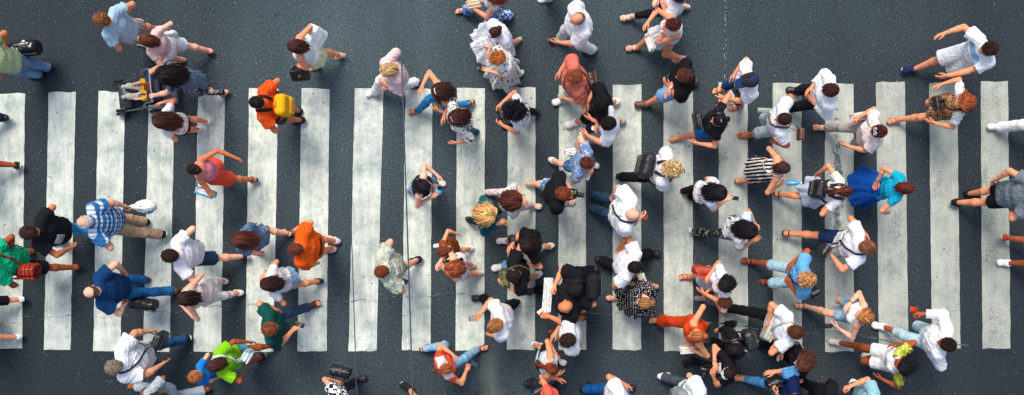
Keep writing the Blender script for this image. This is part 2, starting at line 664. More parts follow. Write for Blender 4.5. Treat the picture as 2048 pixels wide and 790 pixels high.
HEAD = {False: head_template(False), True: head_template(True)}
HANDS = {'relaxed': hand_template(.33, .25), 'grip': hand_template(1.0, .9), 'flat': hand_template(.1, .0, .1), 'hold': hand_template(.62, .55)}
FLOORCUT = [(np.array([0, 0, -.0745]), np.array([0, 0, -1.]))]
_fp = foot_prims()
for _p in _fp: _p['cut'] = FLOORCUT
FOOT = solid(_fp, .006)
SKINLESS = {}


def shoe_mesh(kind):
    """(upper verts/faces, sole verts/faces) of a right shoe, ankle at the origin, toes along +y (big toe at -x)."""
    if kind in SKINLESS:
        return SKINLESS[kind]
    cutS = [(np.array([0, 0, -.074]), np.array([0, 0, -1.]))]
    if kind in ('sneaker', 'shoe', 'boot'):
        pr = foot_prims(.008, False)
        topz = {'sneaker': -.005, 'shoe': -.012, 'boot': .04}[kind]
        for p in pr: p['cut'] = cutS
        pr[0]['cut'] = cutS + [(np.array([0, 0, topz]), np.array([0, -.25, .97]))]
        pr[2]['cut'] = cutS + [(np.array([0, .03, topz + .004]), np.array([0, -.2, .97]))]
        sub = [cap((0, -.005, -.03), (0, -.005, .1), .029, .031)]
        up = MB().add(*solid(pr, .0065, sub))
        for i in range(4):           # laces
            y = .045 + .02 * i
            z = -.004 - .0085 * i * 1.25
            up.tube([(-.022, y, z - .008), (0, y + .006, z + .006), (.022, y, z - .008)], .0035, 5)
        h, z0 = (.026, -.072) if kind == 'sneaker' else (.016, -.07)
        sp = [cap((0, -.03, z0), (.003, .1, z0), .040, .046, k=.02), cap((-.008, .12, z0), (.006, .135, z0), .046, .042, k=.02)]
        for p in sp: p['cut'] = [(np.array([0, 0, z0 + h / 2 + .002]), np.array([0, 0, 1.])), (np.array([0, 0, z0 - .006]), np.array([0, 0, -1.]))]
        so = MB().add(*solid(sp, .0065))
    else:
        z0 = -.078
        sp = [cap((0, -.03, z0), (.003, .1, z0), .037, .044, k=.02), cap((-.01, .125, z0), (.006, .135, z0), .044, .040, k=.02)]
        for p in sp: p['cut'] = [(np.array([0, 0, z0 + .006]), np.array([0, 0, 1.])), (np.array([0, 0, z0 - .01]), np.array([0, 0, -1.]))]
        so = MB().add(*solid(sp, .0065))
        up = MB()
        tc = foot_prims()

        def strap(y0, y1, w, zt):
            a = np.linspace(0, math.pi, 13)
            P = np.stack([-.05 * np.cos(a), y0 + (y1 - y0) * a / math.pi, -.07 + zt * np.sin(a)], 1)
            P = push_out(tc, P, .004, 4)
            up.tube(P, w, 6, .35, up=np.stack([-np.cos(a), 0 * a, np.sin(a) + .1], 1))
        if kind == 'thong':
            for sx in (-1, 1):
                P = np.array([(-.018, .135, -.05), (sx * .025 - .004, .09, -.03), (sx * .043, .05, -.066)])
                t = np.linspace(0, 1, 9)[:, None]
                P = (1 - t) ** 2 * P[0] + 2 * t * (1 - t) * P[1] + t * t * P[2]
                up.tube(push_out(tc, P, .004, 4), .008, 6, .5)
        elif kind == 'slide':
            strap(.05, .06, .02, .05); strap(.078, .088, .02, .045); strap(.1, .11, .016, .04)
        else:
            strap(.1, .115, .012, .04); strap(.05, .04, .009, .055)
            a = np.linspace(0, 2 * math.pi, 17)
            P = np.stack([.045 * np.sin(a), -.004 - .046 * np.cos(a), 0 * a + .004 + .006 * np.cos(a)], 1)
            up.tube(push_out(tc, P, .003, 3), .008, 6, .4, up=np.stack([np.sin(a), -np.cos(a), 0 * a], 1))
            strap(.0, .01, .0001, .01) if False else None
    rec = {}
    for side in (1, -1):
        u, s_ = up, so
        if side < 0:
            u = MB().add(*mirror(np.concatenate(up.V), np.concatenate(up.F)))
            s_ = MB().add(*mirror(np.concatenate(so.V), np.concatenate(so.F)))
        rec[side] = (u.mesh(kind), s_.mesh(kind + '_sole'))
    SKINLESS[kind] = rec
    return rec


def two_bone(root, tgt, l1, l2, pole):
    root, tgt = np.asarray(root, float), np.asarray(tgt, float)
    d = tgt - root
    L = np.linalg.norm(d)
    u = d / (L + 1e-9)
    L = min(max(L, abs(l1 - l2) + .05), (l1 + l2) * .992)
    end = root + u * L
    a = (l1 * l1 - l2 * l2 + L * L) / (2 * L)
    h = math.sqrt(max(l1 * l1 - a * a, 0))
    p = np.asarray(pole, float)
    p = nrm(p - u * (p @ u))
    return root + u * a + p * h, end


def frame(y, z):
    """Rotation with columns x, y, z: y exactly along y, z as close to z as possible."""
    y = nrm(y)
    x = nrm(np.cross(y, z))
    return np.stack([x, y, np.cross(x, y)], 1)


def M4(R, t):
    M = np.eye(4)
    M[:3, :3] = R
    M[:3, 3] = t
    return M


SKIN = {'l': '#e89c74', 'm': '#d27d52', 't': '#a85430', 'p': '#f2b596'}


class Fig:
    pass


def skeleton(hd, a, ht=1.75, sex='m', lean=6, pitch=14, turn=0, twist=0, feet=(), LH=None, RH=None, hz=None, g=1.0, tilt=0, fz=None, headside=0):
    """All joints of one figure in its own frame (x right, y ahead, z up), found from what the photo shows."""
    s = Fig()
    k = ht / 1.75
    fem = sex == 'f'
    s.k, s.fem, s.g, s.a, s.ht = k, fem, g, a, ht
    child = ht < 1.35
    ca, sa = math.cos(math.radians(a)), math.sin(math.radians(a))
    s.fwd, s.rt = np.array([ca, sa, 0]), np.array([sa, -ca, 0])
    lr, pr = math.radians(lean), math.radians(pitch)
    up = np.array([0, math.sin(lr), math.cos(lr)])
    hipz = hz or .92 * k
    sc_t = k * (1.0 if not child else 1.04)

    def head_local(hipz):
        P = np.array([0, 0, hipz + .03 * k])
        nb = P + up * .52 * sc_t
        hc = nb + np.array([0, math.sin(lr * .6 + pr * .55), math.cos(lr * .6 + pr * .55)]) * .155 * sc_t + np.array([headside * .03, 0, 0])
        return P, nb, hc
    P, nb, hc = head_local(hipz)
    w = wpt(hd[0], hd[1], hc[2])
    hxy = hc[0] * s.rt + hc[1] * s.fwd
    s.org = np.array([w[0] - hxy[0], w[1] - hxy[1], 0])

    def loc(u, v, z):
        q = wpt(u, v, z) - s.org
        return np.array([q @ s.rt, q @ s.fwd, z])
    s.loc = loc
    # feet
    hw = (.095 if fem else .09) * k
    leg1, leg2 = .43 * k, .42 * k
    ft = {}
    given = [loc(f[0], f[1], .06) for f in feet]
    if len(given) == 2:
        given.sort(key=lambda q: q[0])
        ft[-1], ft[1] = given
    elif len(given) == 1:
        q = given[0]
        side = 1 if q[0] > 0 else -1
        ft[side] = q
        ft[-side] = np.array([-side * .08 * k, -.75 * np.clip(q[1], -.4 * k, .4 * k), .06])
    else:
        r = random.Random(int(hd[0] * 7 + hd[1]))
        sgn = r.choice((-1, 1))
        ft[sgn] = np.array([sgn * .08 * k, .20 * k, .06])
        ft[-sgn] = np.array([-sgn * .08 * k, -.24 * k, .06])
    s.foot = {}
    for sd_, q in ft.items():
        y = q[1]
        if fz is not None:
            s.foot[sd_] = dict(p=np.array([q[0], y, fz]), pitch=0)
            continue
        if y < -.12 * k:
            ph = min(55, 20 + 80 * (-y - .12))
        elif y > .22 * k:
            ph = -10
        else:
            ph = 0
        pr_ = math.radians(ph)
        # ankle so that the ball of the foot (or the heel) stays on the road
        ball = .115 * k
        if ph > 0:
            ank = np.array([q[0], y - .01, .02 + .06 * k * math.cos(pr_) + ball * math.sin(pr_)])
        elif ph < 0:
            ank = np.array([q[0], y - .05 * k, .083 * k + .012])
        else:
            ank = np.array([q[0], y - .05 * k, .086 * k])
        s.foot[sd_] = dict(p=ank, pitch=ph)
    # lower the hips until both feet reach
    if hz is None:
        z = hipz
        for sd_, f in s.foot.items():
            d2 = (f['p'][0] - sd_ * hw) ** 2 + f['p'][1] ** 2
            rr = (leg1 + leg2) * .988
            z = min(z, f['p'][2] + math.sqrt(max(rr * rr - d2, .3)))
        hipz = max(z, .8 * .92 * k)
        P, nb, hc = head_local(hipz)
        w = wpt(hd[0], hd[1], hc[2])
        o2 = np.array([w[0] - (hc[0] * s.rt + hc[1] * s.fwd)[0], w[1] - (hc[0] * s.rt + hc[1] * s.fwd)[1], 0])
        dl = s.org - o2
        for f in s.foot.values():
            f['p'] = f['p'] + np.array([dl @ s.rt, dl @ s.fwd, 0])
        s.org = o2
    s.P, s.nb, s.hc, s.up, s.hw = P, nb, hc, up, hw
    s.knee, s.ank, s.hip = {}, {}, {}
    for sd_, f in s.foot.items():
        h = P + np.array([sd_ * hw, 0, -.03 * k])
        kn, an = two_bone(h, f['p'], leg1, leg2, (sd_ * .12, 1, .1 if hz is None else .8))
        s.hip[sd_], s.knee[sd_], s.ank[sd_] = h, kn, an
    # shoulders
    tw = math.radians(twist)
    yl, yr = s.foot[-1]['p'][1], s.foot[1]['p'][1]
    tw += np.clip((yr - yl) * .25, -.2, .2)
    sw = (.150 if fem else .172) * k * (1.0 if g < 1.05 else 1.05)
    lat = np.array([math.cos(tw), math.sin(tw), 0])
    s.lat, s.tw = lat, tw
    sc_ = P + up * .475 * sc_t
    s.chest = P + up * .33 * sc_t
    s.waist = P + up * .15 * sc_t
    s.sh, s.elb, s.wri, s.hnd = {}, {}, {}, {}
    for sd_, H in ((-1, LH), (1, RH)):
        sh = sc_ + lat * sd_ * sw + np.array([0, 0, -.005])
        oth = s.foot[-sd_]['p'][1]
        if H is None:
            tgt = np.array([sd_ * (sw + .07 * k), np.clip(oth, -.3, .3) * .55 + .04, .84 * k + abs(oth) * .1])
            pole = (sd_ * .5, -1, 0)
        else:
            tgt = loc(H[0], H[1], H[2])
            pole = (sd_ * .8, -.7, -.35)
        # H marks the middle of the hand: the wrist is a little nearer
        d = nrm(tgt - sh)
        el, wr = two_bone(sh, tgt - d * (.07 * k if H is not None else .0), .285 * k, .25 * k, pole)
        s.sh[sd_], s.elb[sd_], s.wri[sd_] = sh, el, wr
        s.hnd[sd_] = wr + nrm(wr - el) * .09 * k
    s.headR = Matrix.Rotation(math.radians(turn), 3, 'Z') @ Matrix.Rotation(math.radians(tilt), 3, 'Y') @ Matrix.Rotation(-math.radians(pitch), 3, 'X')
    s.headR = np.array(s.headR)
    s.hs = k * (.97 if fem else 1.0) if not child else .72 + .28 * k
    if child: s.hs = .9
    s.world = M4(np.stack([s.rt, s.fwd, [0, 0, 1]], 1), s.org)
    return s


def to_world(s, V):
    return np.asarray(V) @ s.world[:3, :3].T + s.world[:3, 3]


def body_prims(s):
    k, g, f = s.k, s.g, s.fem
    lat = s.lat
    pr = []
    hipr = (.098 if f else .094) * k * g
    pr.append(cap(s.P + [-.06 * k, 0, -.02], s.P + [.06 * k, 0, -.02], hipr, k=.05))
    wst = (.078 if f else .094) * k * g
    pr.append(cap(s.P, s.waist, hipr * .98, wst, w=(1, 0, 0), s=1.45, k=.05))
    pr.append(cap(s.waist, s.chest, wst, .105 * k * (g * .5 + .5), w=lat, s=1.42, k=.05))
    pr.append(cap(s.chest, s.P + s.up * .43 * k, .105 * k, .075 * k, w=lat, s=1.5, k=.05))
    if f and s.ht > 1.4:
        for sd_ in (-1, 1):
            pr.append(ell(s.chest + lat * sd_ * .07 * k + np.array([0, .085, .0]) * k, np.array([.062, .058, .06]) * k, k=.04))
    if g > 1.08:
        pr.append(ell(s.waist + np.array([0, .04, .0]), np.array([.15, .12, .13]) * k * g, k=.06))
    for sd_ in (-1, 1):
        pr.append(cap(s.nb + np.array([0, -.012, .02]), s.sh[sd_] + np.array([0, 0, .0]), .05 * k, (.052 if f else .058) * k, k=.05))
        ua = (.043 if f else .050) * k * (g * .5 + .5)
        pr.append(cap(s.sh[sd_], s.elb[sd_], ua * 1.12, ua * .85, k=.03))
        m = s.elb[sd_] + (s.wri[sd_] - s.elb[sd_]) * .3
        pr.append(cap(s.elb[sd_], m, ua * .84, ua * .88, k=.02))
        pr.append(cap(m, s.wri[sd_], ua * .88, (.024 if f else .028) * k, k=.02))
        th = (.083 if f else .082) * k * (g * .6 + .4)
        pr.append(cap(s.hip[sd_], s.knee[sd_], th, .055 * k, k=.04))
        dk = s.ank[sd_] - s.knee[sd_]
        cf = s.knee[sd_] + dk * .32 + np.array([0, -.018, 0])
        pr.append(cap(s.knee[sd_], cf, .052 * k, .055 * k, k=.03))
        pr.append(cap(cf, s.ank[sd_], .054 * k, .036 * k, k=.03))
    nr = (.048 if f else .057) * k
    pr.append(cap(s.nb + np.array([0, -.01, -.03]), s.hc + s.headR @ np.array([0, -.02, -.05]) * s.hs, nr * 1.08, nr, k=.03))
    return pr


def garment_top(s, o, fit):
    """Shapes of a shirt: torso to the hem, sleeves to the given length, neck hole."""
    k, g, f = s.k, s.g, s.fem
    e = fit
    sl, hem = o.get('sl', .32), o.get('hem', .10) * k
    lat = s.lat
    hipr = (.098 if f else .094) * k * g + e
    wst = ((.078 if f else .094) * k * g) + e * (1.7 if e > .02 else 1.0)
    lowc = [(s.P + np.array([0, 0, -hem]), np.array([0, -.04, -1.]))]
    pr = [cap(s.P + [-.06 * k, -.005, -.03], s.P + [.06 * k, -.005, -.03], hipr, k=.06, cut=lowc)]
    if hem > .07:
        pr.append(cap(s.P + np.array([-.055 * k, -.01, -hem]), s.P + np.array([.055 * k, -.01, -hem]), hipr * 1.02, k=.06, cut=lowc))
    pr.append(cap(s.P, s.waist, hipr * .98, wst, w=(1, 0, 0), s=1.42, k=.06, cut=lowc))
    pr.append(cap(s.waist, s.chest, wst, .105 * k * (g * .5 + .5) + e, w=lat, s=1.40, k=.06))
    pr.append(cap(s.chest, s.P + s.up * .43 * k, .105 * k + e, .075 * k + e, w=lat, s=1.46, k=.06))
    if f and s.ht > 1.4:
        for sd_ in (-1, 1):
            pr.append(ell(s.chest + lat * sd_ * .07 * k + np.array([0, .085, .0]) * k, np.array([.062, .058, .06]) * k + e * .8, k=.05))
    if g > 1.08:
        pr.append(ell(s.waist + np.array([0, .04, .0]), np.array([.15, .12, .13]) * k * g + e, k=.07))
    tube = o.get('bare', False)          # no shoulders: cut under the collar bones
    if tube:
        top = s.P + s.up * .39 * k
        pr[-1 if False else 3]['cut'] = [(top, s.up)]
    else:
        for sd_ in (-1, 1):
            w_ = .052 if f else .058
            if sl <= 0:
                shc = s.nb + (s.sh[sd_] - s.nb) * .72
                pr.append(cap(s.nb + np.array([0, -.012, .012]), shc, .05 * k + e * .6, .05 * k + e * .5, k=.05, cut=[(shc, nrm(s.sh[sd_] - s.nb))]))
                continue
            pr.append(cap(s.nb + np.array([0, -.012, .012]), s.sh[sd_], .05 * k + e * .7, w_ * k + e * .8, k=.05))
            ua = (.043 if f else .050) * k * (g * .5 + .5)
            sh, el, wr = s.sh[sd_], s.elb[sd_], s.wri[sd_]
            L1, L2 = np.linalg.norm(el - sh), np.linalg.norm(wr - el)
            Lt = sl * (L1 + L2)
            flare = 1.9 if (e > .02 and sl < .6) else 1.15
            if Lt <= L1:
                d = nrm(el - sh)
                en = sh + d * Lt
                pr.append(cap(sh, sh + d * (Lt + .04), ua * 1.12 + e, ua + e * flare, k=.03, cut=[(en, d)]))
            else:
                pr.append(cap(sh, el, ua * 1.12 + e, ua * .9 + e * 1.0, k=.03))
                d = nrm(wr - el)
                en = el + d * (Lt - L1)
                pr.append(cap(el, en + d * .02, ua * .9 + e, ua * .7 + e * .9, k=.03, cut=[(en, d)]))
    if 'ruffle' in o:
        q = s.P + s.up * .43 * k
        pr.append(skirt(q, q - np.array([0, .01, o['ruffle'] * k]), (.20 * k, .13 * k), (.29 * k, .22 * k), 11, .06, 1.0))
    nk = o.get('neck', .062 if not f else .075) * k
    sub = [] if tube else [ell(s.nb + np.array([0, .012 + o.get('nf', .0), .035]) * k, np.array([nk * 1.05, nk * 1.12, nk * .95]))]
    if sl <= 0 and not tube:
        sub.append(ell(s.nb + np.array([0, .05, .0]) * k, np.array([.07, .07, .08]) * k))
    return pr, sub


def garment_legs(s, o, fit):
    k, g, f = s.k, s.g, s.fem
    e = fit
    wc = [(s.P + np.array([0, 0, .09 * k]), np.array([0, 0, 1.]))]
    hipr = (.098 if f else .094) * k * g + e
    pr = [cap(s.P + [-.06 * k, 0, -.03], s.P + [.06 * k, 0, -.03], hipr, k=.05),
          cap(s.P, s.P + np.array([0, .0, .13 * k]), hipr * .98, hipr * .9, w=(1, 0, 0), s=1.4, k=.05, cut=wc)]
    ln = o.get('len', 1.0)      # 1 = to the ankle, .5 = to the knee
    for sd_ in (-1, 1):
        h, kn, an = s.hip[sd_], s.knee[sd_], s.ank[sd_]
        th = (.083 if f else .082) * k * (g * .6 + .4) + e
        if ln <= .52:
            d = nrm(kn - h)
            en = h + (kn - h) * min(ln / .5, 1)
            pr.append(cap(h, en + d * .03, th * 1.02, (.062 * k + e * 2.4) if ln > .3 else th * .98, k=.045, cut=[(en, d)]))
        else:
            pr.append(cap(h, kn, th, .057 * k + e, k=.045))
            d = nrm(an - kn)
            L = np.linalg.norm(an - kn)
            en = kn + d * L * min((ln - .5) / .5, 1)
            fl = o.get('flare', .008 if e < .014 else .024)
            cf = kn + (en - kn) * .35 + np.array([0, -.014, 0])
            pr.append(cap(kn, cf, .054 * k + e, .055 * k + e, k=.03))
            pr.append(cap(cf, en + d * .02, .054 * k + e, .042 * k + e * .6 + fl, k=.03, cut=[(en, d)]))
    return pr


def garment_skirt(s, o, seed):
    k = s.k
    ln, fl = o.get('len', .5) * k, o.get('flare', .06)
    hipr = (.098 if s.fem else .094) * k * s.g
    ys = [s.knee[-1][1], s.knee[1][1]]
    reach = min(ln / .45, 1.15)
    span = (max(ys) - min(ys)) / 2 * reach * .9
    cy = (max(ys) + min(ys)) / 2 * reach + o.get('back', 0)
    top = s.P + np.array([0, 0, .14 * k])
    bot = s.P + np.array([0, cy, .0])
    bot[2] = s.P[2] + .02 - ln
    rb = (hipr + .045 + fl, max(hipr * .8 + fl * .9, span + .075 + fl * .5))
    return skirt(top, bot, (hipr * 1.15, hipr * .92), rb, o.get('n', 7), o.get('amp', .045), seed % 7)
# ---------------------------------------------------------------- hair
def scalp_mask(d, balding=False):
    zt = np.interp(d[:, 1], [-1, -.4, 0, .45, .8, 1], [-.55, -.45, -.08, .12, .5, .62])
    m = d[:, 2] > zt
    if balding:
        m &= (d[:, 2] < .42 - .25 * d[:, 1])
    return m


def hair(s, parent, typ, c, seed, prims, vol=1.0, Lm=1.0, wide=0.0):
    r = np.random.default_rng(seed)
    base = np.array(lin(c))
    C0, RAD = np.array([0, -.008, .028]), np.array([.079 * (.94 if s.fem else 1), .1, .096])
    HR, hs = s.headR, s.hs

    def W(p):
        return (p * hs) @ HR.T + s.hc
    mb = MB()
    bald = typ == 'balding'
    # scalp cap under the strands
    nu, nv = 40, 22
    th = np.linspace(0, 2 * math.pi, nu, endpoint=False)
    ph = np.linspace(0.02, math.pi, nv)
    d = np.stack([np.sin(ph)[:, None] * np.cos(th), np.sin(ph)[:, None] * np.sin(th), np.cos(ph)[:, None] * np.ones(nu)], 2).reshape(-1, 3)
    lift = {'buzz': .002, 'balding': .002, 'short': .008, 'curly': .02}.get(typ, .007)
    P = C0 + d * (RAD + lift)
    m = scalp_mask(d, bald)
    i, j = np.meshgrid(np.arange(nv - 1), np.arange(nu), indexing='ij')
    i, j = i.ravel(), j.ravel()
    Q = np.stack([i * nu + j, (i + 1) * nu + j, (i + 1) * nu + (j + 1) % nu, i * nu + (j + 1) % nu], 1)
    Q = Q[m[Q].sum(1) >= 3]
    use = np.unique(Q)
    re = np.full(len(P), -1)
    re[use] = np.arange(len(use))
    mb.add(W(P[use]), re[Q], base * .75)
    # roots
    n = {'buzz': 560, 'short': 680, 'balding': 280, 'curly': 560, 'long': 680, 'bob': 560, 'pony': 380, 'bun': 380}[typ]
    k = np.arange(n * 2) + .5
    z = 1 - 2 * k / (n * 2)
    az = k * 2.399963
    d = np.stack([np.sqrt(1 - z * z) * np.cos(az), np.sqrt(1 - z * z) * np.sin(az), z], 1) + r.normal(0, .04, (n * 2, 3))
    d /= np.linalg.norm(d, axis=1, keepdims=True)
    d = d[scalp_mask(d, bald)]
    n = len(d)
    tie = nrm(np.array([0, -.88, .42]))
    if typ in ('short', 'buzz', 'balding'):
        wh = nrm(np.array([.12 * r.normal(), -.45, .9]))
        f = d - wh * (d @ wh)[:, None]
        sw = np.cross(d, wh) * r.choice([-.4, .4])
        f = f / (np.linalg.norm(f, axis=1, keepdims=True) + .1) + sw
        L = {'buzz': .012, 'short': .042, 'balding': .022}[typ] * r.uniform(.7, 1.35, n) * Lm
        if typ == 'short':
            L *= np.interp(d[:, 2], [-.5, .2, .8], [.5, .75, 1.15])
        rad, grav, nz, wd, seg = {'buzz': .9, 'short': .38, 'balding': .35}[typ], .02, .2, .0054, 5
        if typ == 'buzz': wd = .0055
    elif typ == 'curly':
        f = r.normal(size=(n, 3)) * .9
        f -= d * (f * d).sum(1, keepdims=True)
        L = .09 * r.uniform(.6, 1.4, n) * Lm
        rad, grav, nz, wd, seg = .75, .1, .6, .0095, 8
    elif typ in ('long', 'bob'):
        side = np.where(np.abs(d[:, 0]) < .02, .02, d[:, 0])
        f = np.stack([np.sign(side) * np.interp(d[:, 1], [-.5, -.1, .4], [.0, .35, .8]) + r.normal(0, .22, len(d)), -.62 - .3 * d[:, 1], -.25 * np.ones(n)], 1)
        L = (.46 if typ == 'long' else .25) * Lm * r.uniform(.82, 1.1, n)
        rad, grav, nz, wd, seg = .03 + wide, .55 * (1 - .75 * wide), .05, .0076 + .002 * wide, 16
    else:
        f = tie - d * (d @ tie)[:, None]
        ang = np.arccos(np.clip(d @ tie, -1, 1))
        L = ang * .093
        rad, grav, nz, wd, seg = .0, .0, .035, .0078, 8
    f -= d * (f * d).sum(1, keepdims=True)
    f /= np.linalg.norm(f, axis=1, keepdims=True) + 1e-6
    down = HR.T @ np.array([0, 0, -1.])
    p = C0 + d * (RAD + lift * .8)
    paths = [p]
    v = f + d * rad
    v /= np.linalg.norm(v, axis=1, keepdims=True)
    # torso shapes in world-ish local frame for collision
    wave = r.uniform(0, 6.28, n)
    bk_ = HR.T @ np.array([0, 1., 0])
    for q in range(seg):
        step = (L / seg)[:, None]
        p = p + v * step
        e = (p - C0) / (RAD + lift * .6)
        ln = np.linalg.norm(e, axis=1, keepdims=True)
        inside = (ln < 1).ravel()
        if typ in ('long', 'bob', 'pony', 'bun'):
            p[inside] = C0 + (e / ln)[inside] * (RAD + lift * .6)
        if typ in ('long', 'bob') and q > 3:
            Wp = push_out(prims, W(p), .012, 3)
            p = ((Wp - s.hc) @ HR) / hs
            mv = p - paths[-1]
            ml = np.linalg.norm(mv, axis=1, keepdims=True)
            p = paths[-1] + mv / (ml + 1e-9) * np.minimum(ml, step * 1.15)
            v = (p - paths[-1]) / (step + 1e-9)
        g_ = grav * min(1, (q + 1) / 5)
        if typ in ('pony', 'bun'):
            e = nrm_rows((p - C0) / RAD)
            t = tie - e * (e @ tie)[:, None]
            v = t / (np.linalg.norm(t, axis=1, keepdims=True) + 1e-3)
        else:
            v = v * (1 - .3 * g_) + down * g_ + r.normal(0, nz, (n, 3))
            if typ in ('long', 'bob'):
                v -= bk_ * (.22 if q < 8 else .10) * (1 - wide)
                v[:, 0] += .05 * np.sin(wave + q * .7)
            if typ == 'short':
                v -= d * .12
            v /= np.linalg.norm(v, axis=1, keepdims=True) + 1e-6
        paths.append(p)
    PP = np.stack(paths, 1)
    if typ in ('long', 'bob', 'pony', 'bun'):       # a few stray hairs stand off the mass
        st = r.choice(n, n // 14, replace=False)
        off = (PP[st] - C0) * np.linspace(0, 1, seg + 1)[None, :, None] ** 1.5 * r.uniform(.05, .28, (len(st), 1, 1))
        PP[st] += off
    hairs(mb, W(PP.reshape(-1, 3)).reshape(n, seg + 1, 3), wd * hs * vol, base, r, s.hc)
    tiep = C0 + tie * (RAD + .012)
    if typ == 'pony':
        m_ = 46
        st = tiep + r.normal(0, .012, (m_, 3))
        v = np.tile(HR.T @ np.array([0, -.85, .1]), (m_, 1)) + r.normal(0, .12, (m_, 3))
        pp, seg2, L2 = [st], 12, .34 * Lm
        p = st
        for q in range(seg2):
            v = v + np.array(HR.T @ np.array([0, 0.04, -1.])) * .34 + r.normal(0, .05, (m_, 3))
            v /= np.linalg.norm(v, axis=1, keepdims=True)
            p = p + v * L2 / seg2
            p = ((push_out(prims, W(p), .016, 2) - s.hc) @ HR) / hs
            pp.append(p)
        hairs(mb, W(np.stack(pp, 1).reshape(-1, 3)).reshape(m_, seg2 + 1, 3), .010, base, r, s.hc)
    if typ == 'bun':
        cen = tiep + tie * .028 * vol
        V, F = solid([ell(cen, np.array([.036, .034, .034]) * vol)], .008)
        mb.add(W(V), F, base * .7)
        m_ = 70
        pp = []
        ax = nrm_rows(r.normal(size=(m_, 3)) * .35 + tie)
        u = nrm_rows(np.cross(ax, r.normal(size=(m_, 3))))
        w_ = np.cross(ax, u)
        for q in range(9):
            t = q / 8 * 3.6
            pp.append(cen + (np.cos(t) * u + np.sin(t) * w_) * .037 * vol * (1 - .02 * q) + ax * r.uniform(-.012, .018, (m_, 1)))
        hairs(mb, W(np.stack(pp, 1).reshape(-1, 3)).reshape(m_, 9, 3), .011, base, r, W(cen[None])[0])
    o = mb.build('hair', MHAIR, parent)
    return o


def nrm_rows(v):
    return v / (np.linalg.norm(v, axis=1, keepdims=True) + 1e-9)


def hairs(mb, PP, wd, base, r, cen):
    """A flat three-sided lock along each path."""
    n, m, _ = PP.shape
    T = np.gradient(PP, axis=1)
    T /= np.linalg.norm(T, axis=2, keepdims=True) + 1e-9
    O = PP - cen
    O[:, :, 2] *= .6
    B = np.cross(T, O)
    B /= np.linalg.norm(B, axis=2, keepdims=True) + 1e-9
    Nn = np.cross(B, T)
    tp = np.linspace(0, 1, m)
    w = (wd * np.interp(tp, [0, .15, .75, 1], [.7, 1, .8, .12]))[None, :, None] * r.uniform(.7, 1.3, (n, 1, 1))
    V = np.stack([PP + B * w, PP - B * w, PP + Nn * w * .55], 2)          # n, m, 3, 3
    idx = np.arange(n * m * 3).reshape(n, m, 3)
    F = []
    for a, b in ((0, 2), (2, 1), (1, 0)):
        F.append(np.stack([idx[:, :-1, a], idx[:, 1:, a], idx[:, 1:, b], idx[:, :-1, b]], -1).reshape(-1, 4))
    br = np.exp(r.normal(-.04, .40, (n, 1, 1)))
    warm = r.normal(0, .05, (n, 1, 1)) * np.array([1, .2, -.8])
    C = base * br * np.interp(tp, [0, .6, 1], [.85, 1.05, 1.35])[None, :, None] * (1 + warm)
    C = np.repeat(np.clip(C, .004, 1)[:, :, None, :], 3, 2)
    mb.add(V.reshape(-1, 3), np.concatenate(F), C.reshape(-1, 3))
